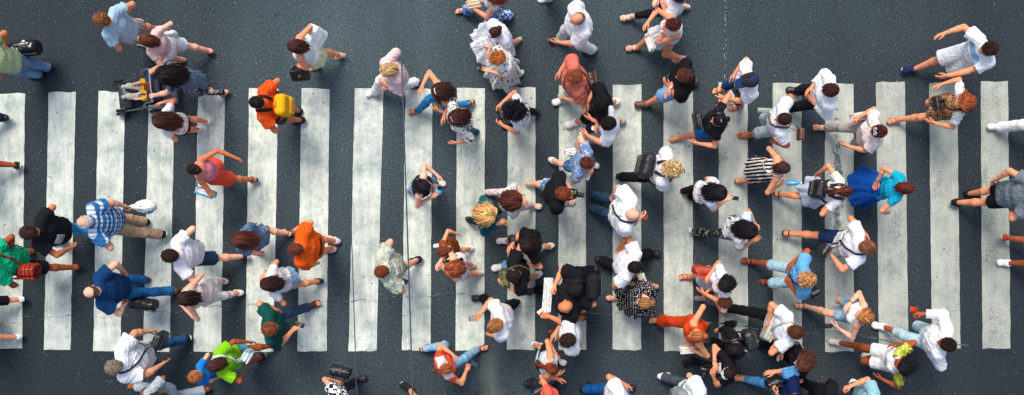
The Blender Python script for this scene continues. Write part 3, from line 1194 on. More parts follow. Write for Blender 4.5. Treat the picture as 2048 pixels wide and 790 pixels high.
# ---------------------------------------------------------------- assembling a person
def person(lbl, hd, a, ht=1.75, sex='m', sk='m', hr=('short', '#3a241a'), top=None, leg=None, sho=('sneaker', '#eeeeee', '#f4f4f0'),
           feet=(), LH=None, RH=None, hp=('relaxed', 'relaxed'), palm=('side', 'side'), g=1.0, lean=6, pitch=14, turn=0, twist=0,
           hz=None, fz=None, tilt=0, headside=0, group=None, cap_=None, glasses=None, watch=None, hvol=1.0, hlen=1.0, band=None, hwide=0.0):
    s = skeleton(hd, a, ht, sex, lean, pitch, turn, twist, feet, LH, RH, hz, g, tilt, fz, headside)
    seed = int(hd[0] * 13 + hd[1] * 7) % 100000
    r = np.random.default_rng(seed)
    sc = np.array(lin(SKIN[sk])) * r.uniform(.86, 1.08) * r.uniform(.96, 1.04, 3)
    hc = np.array(lin(hr[1]))
    mb = MB()
    bp = body_prims(s)
    V, F = solid(bp, .0125)
    cc = np.tile(sc, (len(V), 1))
    mb.add(V, F, cc)
    HV, HF, tint = HEAD[s.fem]
    cc = np.tile(sc, (len(HV), 1))
    cc[tint == 1] = (.75, .74, .72); cc[tint == 2] = (.03, .02, .015)
    cc[tint == 3] = hc * .6; cc[tint == 4] = sc * np.array([1.05, .55, .55])
    ck = (np.abs(np.abs(HV[:, 0]) - .045) < .022) & (np.abs(HV[:, 2] + .035) < .02) & (HV[:, 1] > .05)
    cc[ck] *= np.array([1.06, .88, .86])
    if hr[0] == 'buzz' or hr[0] == 'balding':
        pass
    mb.add((HV * s.hs) @ s.headR.T + s.hc, HF, cc)
    for i, sd_ in enumerate((-1, 1)):
        V, F = HANDS[hp[i]]
        if sd_ < 0: V, F = mirror(V, F)
        fd = nrm(s.wri[sd_] - s.elb[sd_])
        z = {'side': np.array([sd_ * 1., .15, .5]), 'up': np.array([0, .2, -1.]), 'down': np.array([0, .2, 1.]), 'in': np.array([sd_ * .3, 1., .3])}[palm[i]]
        R = frame(fd, z)
        hk = s.k * (.93 if s.fem else 1.0) * (.92 if ht < 1.35 else 1)
        mb.add((V * hk) @ R.T + s.wri[sd_], F, sc * (1.0, .95, .93))
    bare_feet = sho[0] in ('sandal', 'thong', 'slide')
    FM = {}
    for sd_ in (-1, 1):
        f = s.foot[sd_]
        ph = -math.radians(f['pitch'])
        R = np.array([[1, 0, 0], [0, math.cos(ph), -math.sin(ph)], [0, math.sin(ph), math.cos(ph)]])
        yaw = -sd_ * math.radians(r.uniform(2, 9))
        Rz = np.array([[math.cos(yaw), -math.sin(yaw), 0], [math.sin(yaw), math.cos(yaw), 0], [0, 0, 1]])
        R = Rz @ R
        fk = s.k * (.95 if s.fem else 1.04)
        FM[sd_] = M4(R * fk, s.ank[sd_])
        if bare_feet:
            V, F = FOOT
            if sd_ < 0: V, F = mirror(V, F)
            mb.add((V * fk) @ R.T + s.ank[sd_], F, sc)
    root = mb.build('person', MSKIN)
    root.matrix_world = Matrix([list(q) for q in s.world])
    tag(root, lbl, 'person', group)
    s.root = root
    s.shell = [list(bp)]
    # clothes
    if top:
        o = top
        fit = o.get('fit', .022 if not s.fem else .013)
        pr, sub = garment_top(s, o, fit)
        name = o.get('name', 'shirt')
        amp = o.get('cr', .0075 if fit > .018 else .005)
        if 'skirt' in o:
            pr = pr + [garment_skirt(s, o['skirt'], seed)]
        if 'legs' in o:
            pr = pr + garment_legs(s, o['legs'], max(fit, .014))
        V, F = solid(pr, .0115, sub, crease(seed, amp, o.get('wl', .12)))
        MB().add(V, F).build(name, cloth(*o['c']) if isinstance(o['c'], tuple) else cloth(o['c']), root)
        s.shell.append(pr)
    if top and 'sleeves' in top:
        c_, sl_, e_ = top['sleeves']
        pr = [cap(s.sh[-1] + [.03, -.03, 0], s.sh[1] + [-.03, -.03, 0], .075 * s.k, k=.05)]
        for sd_ in (-1, 1):
            d = nrm(s.elb[sd_] - s.sh[sd_])
            en = s.sh[sd_] + d * sl_ * .53 * s.k
            pr.append(cap(s.sh[sd_] - d * .02, en + d * .03, .055 * s.k + e_, .05 * s.k + e_ * 1.4, k=.04, cut=[(en, d)]))
        V, F = solid(pr, .0115, [ell(s.nb + np.array([0, .06, .0]), (.11, .12, .14))], crease(seed + 5, .016, .1))
        MB().add(V, F).build('overshirt', cloth(*c_), root)
        s.shell.append(pr)
    if leg:
        o = leg
        if o.get('name') == 'skirt':
            pr = [garment_skirt(s, o, seed)]
            V, F = solid(pr, .0115, (), crease(seed + 1, .004, .12))
        else:
            pr = garment_legs(s, o, o.get('fit', .014 if not s.fem else .009))
            V, F = solid(pr, .0115, (), crease(seed + 1, o.get('cr', .0055), .11))
        ln = o.get('len', 1.0)
        nm = o.get('name') or ('trousers' if ln > .55 else 'shorts')
        MB().add(V, F).build(nm, cloth(*o['c']) if isinstance(o['c'], tuple) else cloth(o['c']), root)
        s.shell.append(pr)
    # shoes
    rec = shoe_mesh(sho[0])
    for sd_ in (-1, 1):
        nm = 'sandal' if bare_feet else 'shoe'
        mt = leather(sho[1]) if sho[0] != 'sneaker' else canvas(sho[1])
        sh = put(nm, rec[sd_][0], mt, root, FM[sd_])
        put('sole', rec[sd_][1], simple('rubber', sho[2] if len(sho) > 2 else '#2a2320', .7, .2), sh)
    # hair
    if hr[0] != 'bald':
        hair(s, root, hr[0], hr[1], seed, [[p for p in q if p['t'] != 's'] for q in s.shell], hvol, hlen, hwide)
    if cap_:
        C0 = np.array([0, -.008, .034])
        cut = [(np.array([0, 0, .028]), nrm([0, -.12, -1.]))]
        pr = [ell(C0 + [0, 0, .004], np.array([.090, .114, .106]), cut=cut, k=.012)]
        bill = [ell(np.array([0, .128, .048]), np.array([.078, .085, .010]), k=.02), cap((-.02, .1, .05), (.02, .1, .05), .012, k=.02)]
        V, F = solid(pr + bill, .0075)
        V2 = MB().add((V * s.hs) @ s.headR.T + s.hc, F)
        hat = V2.build('cap', canvas(cap_), root)
        bt = MB().add((solid([ell(np.array([0, -.008, .143]), (.009, .009, .006))], .004)[0] * s.hs) @ s.headR.T + s.hc, solid([ell(np.array([0, -.008, .143]), (.009, .009, .006))], .004)[1])
        bt.build('button', canvas(cap_), hat)
    if glasses:
        mb2, ml = MB(), MB()
        d0 = nrm(np.array([0, .55, .84]))
        for sx in (-1, 1):
            d = nrm(d0 + np.array([sx * .32, 0, 0]))
            ctr = np.array([0, -.008, .028]) + d * np.array([.079, .1, .096]) + d * .022
            R = frame(nrm(np.cross(d, [1, 0, 0])), d)
            an = np.linspace(0, 2 * math.pi, 19)
            ring = ctr + (np.cos(an)[:, None] * R[:, 0] * .027 + np.sin(an)[:, None] * R[:, 1] * .022)
            mb2.tube((ring * s.hs) @ s.headR.T + s.hc, .005, 6, capped=False)
            V, F = solid([ell(ctr, (.025, .020, .004), R=R)], .0045)
            ml.add((V * s.hs) @ s.headR.T + s.hc, F)
            tm = np.array([ctr + R[:, 0] * sx * .027, np.array([sx * .082, .02, .06]), np.array([sx * .083, -.03, .03])])
            mb2.tube((tm * s.hs) @ s.headR.T + s.hc, .0035, 5)
        br = np.array([-.01, 0, .01])[:, None] * np.array([1., 0, 0]) + np.array([0, -.008, .028]) + d0 * np.array([.079, .1, .096]) + d0 * .026
        mb2.tube((br * s.hs) @ s.headR.T + s.hc, .004, 5)
        gl = mb2.build('sunglasses', plastic(glasses[0]), root)
        ml.build('lens', plastic(glasses[1]), gl)
    if band:        # hair clip / hair band across the crown
        an = np.linspace(-.9, .9, 9) * band[1]
        dd = np.stack([np.sin(an), 0 * an + band[2], np.cos(an)], 1)
        dd = nrm_rows(dd)
        P = np.array([0, -.008, .028]) + dd * (np.array([.079, .1, .096]) + .022)
        MB().tube((P * s.hs) @ s.headR.T + s.hc, .0065, 6, .5).build('hair_clip', plastic(band[0]), root)
    if watch:
        sd_ = watch[1]
        w, e = s.wri[sd_], s.elb[sd_]
        dr = nrm(e - w)
        c_ = w + dr * .03
        u = nrm(np.cross(dr, [.3, .2, 1]))
        v = np.cross(dr, u)
        an = np.linspace(0, 2 * math.pi, 17)
        P = c_ + np.cos(an)[:, None] * u * .034 * s.k + np.sin(an)[:, None] * v * .034 * s.k
        wt = MB().tube(P, .009, 6, .4, up=P - c_, capped=False).build('wristband', leather(watch[0]), root)
        if len(watch) > 2:
            MB().add(*solid([ell(c_ + np.array([0, 0, .036]), (.018, .018, .006))], .005)).build('dial', plastic(watch[2]), wt)
    return s


def T(c, **k):
    return dict(c=c, **k)


# ---------------------------------------------------------------- things people carry
def Rz(deg):
    a = math.radians(deg)
    return np.array([[math.cos(a), -math.sin(a), 0], [math.sin(a), math.cos(a), 0], [0, 0, 1]])


def root_at(mb, name, mat, loc, label, cat, group=None):
    o = mb.build(name, mat)
    o.location = loc
    return tag(o, label, cat, group)


def soft(size, R, seed, rr=.3, amp=.006, taper=0, vox=.009):
    """A stuffed bag body centred on the origin."""
    w, d, h = size
    q = min(size) * rr
    pr = [box((0, 0, 0), (w / 2 - q, d / 2 - q, h / 2 - q), rr=q)]
    V, F = solid(pr, vox, (), crease(seed, amp, .11))
    if taper:
        f = 1 - taper * (V[:, 2] / h + .5)
        V = V * np.stack([f, f, np.ones(len(V))], 1)
    return V @ R.T, F


def arc(a, b, rise, n=12):
    t = np.linspace(0, 1, n)[:, None]
    return a * (1 - t) + b * t + np.asarray(rise) * (4 * t * (1 - t)) ** .7


def backpack(s, label, c, size=(.30, .17, .42), c2=None, off=0., dz=0., mat=None, shift=0.0, sm=None):
    k = s.k
    up = s.up
    lat = s.lat
    bk = nrm(np.cross(up, lat))
    if bk[1] > 0: bk = -bk
    ctr = s.P + up * (.30 + dz) * k + bk * (.135 * (s.g * .4 + .6) + size[1] / 2 + off) + lat * shift
    Rl = np.stack([lat, -bk, up], 1)
    R = s.world[:3, :3] @ Rl
    m = mat or leather(c)
    seed = int(abs(s.org[0]) * 991) % 999
    loc = to_world(s, ctr)
    o = root_at(MB().add(*soft(size, R, seed, .42, .007)), 'backpack', m, loc, label, 'backpack')
    pk = soft((size[0] * .78, .06, size[2] * .42), R, seed + 1, .4, .003)
    pm = leather(c2) if c2 else m
    p = MB().add(pk[0] + R @ np.array([0, -size[1] / 2 + .0, -size[2] * .2]), pk[1]).build('pocket', pm, o)
    zp = np.array([[-.36 * size[0], -size[1] / 2 - .034, -size[2] * .02], [0, -size[1] / 2 - .036, size[2] * .0], [.36 * size[0], -size[1] / 2 - .034, -size[2] * .02]])
    MB().tube(zp @ R.T, .004, 5).build('zip', simple('metal', '#9a9a98', .35, .5, 0, .8), p)
    hn = arc(np.array([-.05, .05, size[2] / 2 - .01]), np.array([.05, .05, size[2] / 2 - .01]), (0, 0, .045))
    MB().tube(hn @ R.T, .009, 6).build('handle', m, o)
    for sx in (-1, 1):
        pts = np.array([s.P + up * .46 * k + bk * .13 + lat * sx * .07, s.P + up * .53 * k + lat * sx * .085, s.P + up * .42 * k - bk * .15 + lat * sx * .10,
                        s.P + up * .28 * k - bk * .13 + lat * sx * .13, s.P + up * .16 * k + lat * sx * .19, s.P + up * .12 * k + bk * .15 + lat * sx * .10])
        Q = resample(pts, 26)
        Q = snap(s.shell, Q, .010, .14, 4)
        upv = Q - (s.P + up * .3 * k)
        Wq = to_world(s, Q) - loc
        MB().tube(Wq, .024, 6, .28, up=upv @ s.world[:3, :3].T).build('strap', sm or pm, o)
    return o


def resample(P, n):
    P = np.asarray(P, float)
    t = np.linspace(0, len(P) - 1, n)
    i = np.clip(t.astype(int), 0, len(P) - 2)
    u = (t - i)[:, None]
    p0, p1, p2, p3 = P[np.clip(i - 1, 0, None)], P[i], P[i + 1], P[np.clip(i + 2, None, len(P) - 1)]
    return .5 * (2 * p1 + (p2 - p0) * u + (2 * p0 - 5 * p1 + 4 * p2 - p3) * u ** 2 + (3 * p1 - p0 - 3 * p2 + p3) * u ** 3)


def sling(o, s, loc, ss, mat, w=.016, both=True):
    """Strap loop of a cross-body bag: bag, front of the chest, shoulder ss, back, bag."""
    k, up, lat = s.k, s.up, s.lat
    f = nrm(np.cross(up, lat))
    if f[1] < 0: f = -f
    b = (np.asarray(loc) - s.world[:3, 3]) @ s.world[:3, :3]
    shp = s.P + up * .53 * k + lat * ss * .10 * k
    pts = np.array([b + [0, 0, .05], s.P + up * .25 * k + f * .17 - lat * ss * .06, s.P + up * .42 * k + f * .13 + lat * ss * .07, shp,
                    s.P + up * .42 * k - f * .15 + lat * ss * .05, s.P + up * .2 * k - f * .17 - lat * ss * .08, b + [0, 0, .05]])
    Q = snap(s.shell, resample(pts, 48), .009, .15, 4, 5)
    upv = Q - (s.P + up * .28 * k)
    MB().tube(to_world(s, Q) - loc, w, 6, .3, up=upv @ s.world[:3, :3].T).build('strap', mat, o)


def bag(label, u, v, z, size, c, yaw=0, name='handbag', cat='handbag', hand=None, flap=None, taper=.15, mat=None, s=None, ss=None, lean=0, clasp=None, group=None):
    loc = wpt(u, v, z)
    R = Rz(yaw) @ np.array(Matrix.Rotation(math.radians(lean), 3, 'X'))
    m = mat or leather(c)
    seed = int(u * 3 + v * 5) % 997
    o = root_at(MB().add(*soft(size, R, seed, .38, .006, taper)), name, m, loc, label, cat, group)
    w, d, h = size
    fl = soft((w * .9, .03, h * .5), R, seed + 3, .45, .002)
    fm = leather(flap) if flap else m
    fo = MB().add(fl[0] + R @ np.array([0, -d / 2 + .002, h * .16]), fl[1]).build('flap', fm, o)
    zp = np.array([[-w * .4, d * .12, h * .49], [0, d * .12, h * .505], [w * .4, d * .12, h * .49]])
    if h > .12:
        MB().tube(resample(zp, 9) @ R.T, .0045, 5).build('zip', simple('metal', '#8f8f8c', .4, .5, 0, .8), o)
    if clasp:
        MB().bx(R @ np.array([0, -d / 2 - .016, .0]), (.02, .004, .014), R).build('clasp', simple('metal', clasp, .3, .5, 0, .9), fo)
    if hand is not None:
        hl = np.asarray(hand) - loc
        for sy in (-1, 1):
            a = R @ np.array([-w * .3, sy * d * .25, h * .46])
            b = R @ np.array([w * .3, sy * d * .25, h * .46])
            top = hl + R @ np.array([0, sy * .012, 0])
            P = resample(np.array([a, a * .35 + top * .65 + R @ np.array([-w * .12, 0, 0]), top, b * .35 + top * .65 + R @ np.array([w * .12, 0, 0]), b]), 22)
            MB().tube(P, .009, 6).build('handle', fm, o)
    if s is not None and ss is not None:
        sling(o, s, loc, ss, fm)
    return o


def plastic_bag(label, u, v, z, size, c, hand, seed, c2=None):
    loc = wpt(u, v, z)
    w, d, h = size
    pr = [ell((0, 0, -h * .1), (w / 2, d / 2, h * .4), k=.05), ell((w * .1, 0, h * .15), (w * .35, d * .4, h * .3), k=.06)]
    V, F = solid(pr, .009, (), crease(seed, .014, .09))
    m = simple('thin_plastic', c, .35, .5, .5, 0, 25)
    o = root_at(MB().add(V, F), 'carrier_bag', m, loc, label, 'plastic bag')
    hl = np.asarray(hand) - loc
    for sy in (-1, 1):
        a, b = np.array([-w * .25, sy * d * .2, h * .3]), np.array([w * .25, sy * d * .2, h * .3])
        MB().tube(resample(np.array([a, (a + hl) / 2 + [-.02, 0, 0], hl, (b + hl) / 2 + [.02, 0, 0], b]), 16), .012, 6, .4).build('handle', m, o)
    if c2:
        V, F = solid([ell((w * .15, -d * .3, h * .05), (w * .25, d * .25, h * .2))], .009, (), crease(seed + 1, .01, .07))
        MB().add(V, F).build('printed_patch', simple('thin_plastic', c2, .35, .5, .4), o)
    return o


def phone(label, u, v, z, yaw, c='#16161a', scr='#3a4650', size=(.072, .15), tilt=25, name='phone', cat='phone', group=None):
    loc = wpt(u, v, z)
    R = Rz(yaw) @ np.array(Matrix.Rotation(math.radians(tilt), 3, 'X'))
    o = root_at(MB().bx((0, 0, 0), (size[0] / 2, size[1] / 2, .006), R, .5), name, plastic(c), loc, label, cat, group)
    if scr:
        MB().bx(R @ np.array([0, 0, .0065]), (size[0] / 2 - .005, size[1] / 2 - .012, .0015), R, .3).build('screen', simple('glass_screen', scr, .12, .6), o)
    return o


def paper(label, u, v, z, size, yaw, tilt=15, c='#eef0ea', lines=True, name='paper_sheet', cat='paper', thick=.004, roll=0):
    loc = wpt(u, v, z)
    R = Rz(yaw) @ np.array(Matrix.Rotation(math.radians(tilt), 3, 'X')) @ np.array(Matrix.Rotation(math.radians(roll), 3, 'Y'))
    w, h = size
    nx, ny = 9, 9
    x, y = np.meshgrid(np.linspace(-w / 2, w / 2, nx), np.linspace(-h / 2, h / 2, ny), indexing='ij')
    mb = MB()
    zz = .03 * np.sin(x / w * 3) * h + .01 * np.cos(y / h * 5) * w
    top = np.stack([x, y, zz + thick], 2).reshape(-1, 3) @ R.T
    bot = np.stack([x, y, zz], 2).reshape(-1, 3) @ R.T
    i, j = np.meshgrid(np.arange(nx - 1), np.arange(ny - 1), indexing='ij')
    i, j = i.ravel(), j.ravel()
    Q = np.stack([i * ny + j, (i + 1) * ny + j, (i + 1) * ny + j + 1, i * ny + j + 1], 1)
    mb.add(top, Q)
    mb.add(bot, Q[:, ::-1])
    rim = [i_ * ny for i_ in range(nx)] + [(nx - 1) * ny + j_ for j_ in range(1, ny)] + [i_ * ny + ny - 1 for i_ in range(nx - 2, -1, -1)] + [j_ for j_ in range(ny - 2, 0, -1)]
    n = len(rim)
    V = np.concatenate([top[rim], bot[rim]])
    k = np.arange(n)
    mb.add(V, np.stack([k, k + n, (k + 1) % n + n, (k + 1) % n], 1))
    m = CACHE.get(('paper', c, lines))
    if m is None:
        nn = N('printed_paper')
        vv = nn.obj()
        out = (*lin(c), 1)
        if lines:
            ln = nn.math('FRACT', nn.math('MULTIPLY', nn.n('ShaderNodeSeparateXYZ', {'Vector': vv}).outputs[0], 26))
            br = nn.math('GREATER_THAN', nn.noise(vv, 14, 1), .45)
            out = nn.mix(nn.math('MULTIPLY', nn.math('MULTIPLY', nn.math('GREATER_THAN', ln, .5), br), .35), out, lin('#50585c'))
        nn.set(Base_Color=out, Roughness=.8)
        m = CACHE[('paper', c, lines)] = nn.m
    return root_at(mb, name, m, loc, label, cat)


def lathe(prof, n=20):
    prof = np.array(prof)
    an = np.arange(n) / n * 2 * math.pi
    V = np.stack([prof[:, 0:1] * np.cos(an), prof[:, 0:1] * np.sin(an), np.repeat(prof[:, 1:2], n, 1)], 2).reshape(-1, 3)
    i, j = np.meshgrid(np.arange(len(prof) - 1), np.arange(n), indexing='ij')
    i, j = i.ravel(), j.ravel()
    return V, np.stack([i * n + j, i * n + (j + 1) % n, (i + 1) * n + (j + 1) % n, (i + 1) * n + j], 1)


def cup(label, u, v, z, group=None):
    loc = wpt(u, v, z)
    o = root_at(MB().add(*lathe([(.001, 0), (.027, 0), (.036, .10), (.034, .10), (.026, .006), (.001, .006)])), 'plastic_cup', simple('clear_plastic', '#d9dedd', .25, .5), loc, label, 'cup', group)
    MB().add(*lathe([(.001, .085), (.033, .085), (.0325, .08), (.001, .08)])).build('drink', simple('foam', '#f3f1ea', .5, .3), o)
    return o


def camera(label, u, v, z, yaw, s=None):
    loc = wpt(u, v, z)
    R = Rz(yaw)
    b = MB().bx((0, 0, 0), (.068, .03, .045), R, .35).bx(R @ np.array([0, 0, .05]), (.026, .026, .014), R, .4)
    o = root_at(b, 'camera', plastic('#17171a'), loc, label, 'camera')
    V, F = lathe([(.001, .0), (.036, .0), (.036, .05), (.032, .055), (.034, .06), (.034, .095), (.028, .095), (.026, .085), (.001, .085)], 24)
    Rx = np.array(Matrix.Rotation(-math.pi / 2, 3, 'X'))
    ln = MB().add((V @ Rx.T + [0, .028, 0]) @ R.T, F).build('lens', plastic('#101013'), o)
    V, F = lathe([(.001, .088), (.026, .088)], 24)
    MB().add((V @ Rx.T + [0, .028, 0]) @ R.T, F).build('front_glass', simple('lens_glass', '#27303c', .05, .8), ln)
    if s is not None:
        k, up = s.k, s.up
        bl = (loc - s.world[:3, 3]) @ s.world[:3, :3]
        pts = np.array([bl + [-.06, 0, .02], s.P + up * .44 * k + [-.08, .14, 0], s.P + up * .54 * k + [-.07, -.01, .02], s.P + up * .52 * k + [0, -.11, .01],
                        s.P + up * .54 * k + [.07, -.01, .02], s.P + up * .44 * k + [.08, .14, 0], bl + [.06, 0, .02]])
        Q = snap(s.shell, resample(pts, 44), .008, .14, 4, 6)
        MB().tube(to_world(s, Q) - loc, .013, 6, .3, up=(Q - s.P) @ s.world[:3, :3].T).build('strap', canvas('#1a1a1c'), o)
    return o


def patch(s, u, v, z, size, c, name='shirt_print', ahead=False):
    """A printed patch lying on the shirt, a part of the person."""
    p = s.loc(u, v, z)
    n = 9
    x, zz = np.meshgrid(np.linspace(-.5, .5, n) * size[0], np.linspace(-.5, .5, n) * size[1], indexing='ij')
    Y = np.full_like(x, p[1])
    P = np.stack([x + p[0], Y, zz + p[2]], 2).reshape(-1, 3)
    P[:, 1] = (.2 if ahead else -.3) + 0 * P[:, 1]
    # slide towards the shirt until it is met
    for _ in range(40):
        d = value_at(s.shell, P)
        P[:, 1] += np.where(d > .012, np.minimum(d, .02) * (-1 if ahead else 1), 0)
    P = push_out(s.shell, P, .012, 2)
    i, j = np.meshgrid(np.arange(n - 1), np.arange(n - 1), indexing='ij')
    i, j = i.ravel(), j.ravel()
    Q = np.stack([i * n + j, (i + 1) * n + j, (i + 1) * n + j + 1, i * n + j + 1], 1)
    o = MB().add(P, Q).build(name, cloth(c, 'floral', '#8d979c', '#d8dcdc', .8) if name == 'shirt_print' else cloth(c), s.root)
    md = o.modifiers.new('thickness', 'SOLIDIFY')
    md.thickness = .003
    return o
# ---------------------------------------------------------------- the place: road, paint, cracks, wires, light
def asphalt():
    m = N('asphalt')
    v = m.pos()
    g = m.noise(v, 46, 5, .85)
    b = m.noise(v, 21, 4, .75)
    big = m.noise(m.mapv(v, (.55, .16, 1)), 1.1, 4, .6)
    wide = m.noise(v, .35, 2, .5)
    base = m.ramp(g, [(.30, lin('#1c262c')), (.44, lin('#3c4a51')), (.56, lin('#54646b')), (.70, lin('#92a3a9'))])
    base = m.mix(.5, base, m.ramp(b, [(.3, (.45, .47, .5)), (.7, (1.5, 1.5, 1.48))]), 'MULTIPLY')
    base = m.mix(.8, base, m.ramp(big, [(.25, (.72, .71, .73)), (.55, (1, 1, 1)), (.78, (1.26, 1.27, 1.25))]), 'MULTIPLY')
    base = m.mix(.7, base, m.ramp(wide, [(.3, (.78, .77, .8)), (.7, (1.15, 1.17, 1.16))]), 'MULTIPLY')
    # worn pale and oil-darkened wheel tracks running along the road, then a painted vignette
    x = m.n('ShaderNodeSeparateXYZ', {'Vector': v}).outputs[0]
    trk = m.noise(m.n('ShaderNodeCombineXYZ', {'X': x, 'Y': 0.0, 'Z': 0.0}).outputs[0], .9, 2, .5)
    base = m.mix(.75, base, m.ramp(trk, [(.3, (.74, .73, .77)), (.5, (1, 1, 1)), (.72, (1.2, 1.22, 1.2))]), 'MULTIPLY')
    vignette = m.ramp(m.math('ADD', m.math('MULTIPLY', x, .05), .5), [(.12, (.44, .43, .43)), (.2, (.50, .49, .49)), (.29, (.70, .69, .67)), (.37, (.93, .92, .88)), (.5, (.84, .83, .80)), (.62, (.74, .73, .71)), (.74, (.62, .60, .59)), (.88, (.45, .42, .43))])  # vignette put into the albedo: bright middle, darker outer sides
    base = m.mix(1.0, base, vignette, 'MULTIPLY')
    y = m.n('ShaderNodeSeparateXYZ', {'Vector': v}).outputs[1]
    y_tone = m.math('ADD', m.math('MULTIPLY', y, .12), m.math('ADD', .5, m.math('MULTIPLY', m.math('SUBTRACT', wide, .5), .3)))
    base = m.mix(1.0, base, m.ramp(y_tone, [(.15, (.76, .75, .77)), (.32, (.84, .84, .85)), (.55, (.92, .92, .92)), (.8, (1.02, 1.02, 1.02))]), 'MULTIPLY')  # asphalt gets darker towards -y, varied by the wide noise
    # a pale, slightly olive spill track leading away from the crossing
    sx = m.math('ABSOLUTE', m.math('ADD', x, m.math('ADD', .32, m.math('MULTIPLY', m.math('SUBTRACT', m.noise(v, 2.5, 2), .5), .25))))
    sp = m.math('MULTIPLY', m.math('SUBTRACT', 1.0, m.math('MULTIPLY', sx, 5.0), clamp=True), m.math('SUBTRACT', m.math('MULTIPLY', y, -1.2), 2.6, clamp=True))
    base = m.mix(m.math('MULTIPLY', sp, .35), base, lin('#8f9482'))
    chips = m.voro(v, 34)
    pick = m.math('GREATER_THAN', m.noise(v, 15, 2), .64)
    spk = m.math('MULTIPLY', m.math('LESS_THAN', chips, .2), pick)
    base = m.mix(m.math('MULTIPLY', spk, .5), base, lin('#b4c2c4'))
    pits = m.math('MULTIPLY', m.math('LESS_THAN', m.voro(m.mapv(v, loc=(1.3, 8.1, 0)), 11), .13), m.math('GREATER_THAN', m.noise(v, 6, 2), .5))
    base = m.mix(m.math('MULTIPLY', pits, .55), base, lin('#1b2126'))
    base = m.mix(1.0, base, (.83, .84, .84), 'MULTIPLY')
    oil = m.voro(m.mapv(v, loc=(4.2, 1.7, 0)), 1.3)
    base = m.mix(m.ramp(m.math('ADD', oil, m.math('MULTIPLY', m.noise(v, 9, 3), .16)), [(.08, (.55, .55, .55)), (.17, (0, 0, 0))]), base, lin('#20242c'))
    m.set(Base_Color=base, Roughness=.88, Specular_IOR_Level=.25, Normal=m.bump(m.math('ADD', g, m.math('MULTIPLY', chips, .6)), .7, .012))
    return m.m


def paint():
    m = N('road_paint')
    v = m.pos()
    x = m.n('ShaderNodeSeparateXYZ', {'Vector': v}).outputs[0]
    rnd = m.n('ShaderNodeObjectInfo').outputs['Random']
    v = m.n('ShaderNodeVectorMath', {0: v, 1: m.n('ShaderNodeCombineXYZ', {'X': 0.0, 'Y': 0.0, 'Z': m.math('MULTIPLY', rnd, 40)}).outputs[0]}, operation='ADD').outputs[0]
    g = m.noise(v, 60, 4, .75)
    blot = m.noise(v, 3.2, 5, .62)
    streak = m.noise(m.mapv(v, (9, .7, 1)), 1.6, 4, .7)
    base = m.ramp(blot, [(.3, lin('#a3b1ad')), (.46, lin('#cfd6cd')), (.66, lin('#eceee4'))])
    base = m.mix(1.0, base, m.ramp(rnd, [(0, (.93, .94, .95)), (1, (1.07, 1.07, 1.03))]), 'MULTIPLY')
    base = m.mix(.85, base, m.ramp(g, [(.3, (.62, .66, .68)), (.6, (1.05, 1.05, 1.05))]), 'MULTIPLY')
    scuff = m.noise(m.mapv(v, (1.6, .8, 1), loc=(9, 4, 2)), 5.5, 6, .75)
    base = m.mix(m.ramp(scuff, [(.52, (0, 0, 0)), (.68, (.75, .75, .75))]), base, lin('#93a5a6'))
    base = m.mix(.95, base, m.ramp(streak, [(.32, (.74, .77, .78)), (.65, (1.04, 1.04, 1.03))]), 'MULTIPLY')
    # wear: heavier where wheels run, towards the far kerb (+x)
    wear = m.ramp(m.math('ADD', m.math('MULTIPLY', x, .04), .5), [(.2, (.25, .25, .25)), (.33, (.08, .08, .08)), (.5, (.12, .12, .12)), (.6, (.32, .32, .32)), (.7, (.72, .72, .72)), (.8, (1, 1, 1))])
    base = m.mix(m.math('MULTIPLY', wear, .68), base, lin('#8a8c80'))
    base = m.mix(1.0, base, (1.0, 1.0, .99), 'MULTIPLY')
    thr = m.math('SUBTRACT', .675, m.math('MULTIPLY', wear, .12))
    fleck = m.math('GREATER_THAN', m.math('ADD', m.math('MULTIPLY', m.noise(v, 52, 5, .85), .75), m.math('MULTIPLY', m.noise(m.mapv(v, (2, .6, 1)), 2.2, 3), .25)), thr)
    # one stripe is scrubbed through to the asphalt
    y = m.n('ShaderNodeSeparateXYZ', {'Vector': v}).outputs[1]
    dx = m.math('ABSOLUTE', m.math('SUBTRACT', x, 5.00))
    dy = m.math('ABSOLUTE', m.math('SUBTRACT', y, .15))
    zone = m.math('SUBTRACT', m.math('SUBTRACT', 1.0, m.math('MULTIPLY', dx, 4.4)), m.math('MULTIPLY', dy, .42), clamp=True)
    scr = m.math('GREATER_THAN', m.math('ADD', m.math('MULTIPLY', zone, .30), m.math('MULTIPLY', m.noise(m.mapv(v, (1, .55, 1)), 20, 6, .85), .9)), .64)
    hole = m.math('MAXIMUM', fleck, scr)
    spots = m.math('MULTIPLY', m.math('LESS_THAN', m.voro(v, 5.5), .075), m.math('GREATER_THAN', m.noise(v, 4, 1), .45))
    hole = m.math('MAXIMUM', hole, spots)
    base = m.mix(m.math('MULTIPLY', hole, .86), base, m.ramp(g, [(.3, lin('#2a343e')), (.7, lin('#566470'))]))
    m.set(Base_Color=base, Roughness=.75, Specular_IOR_Level=.25, Normal=m.bump(g, .35, .01))
    return m.m


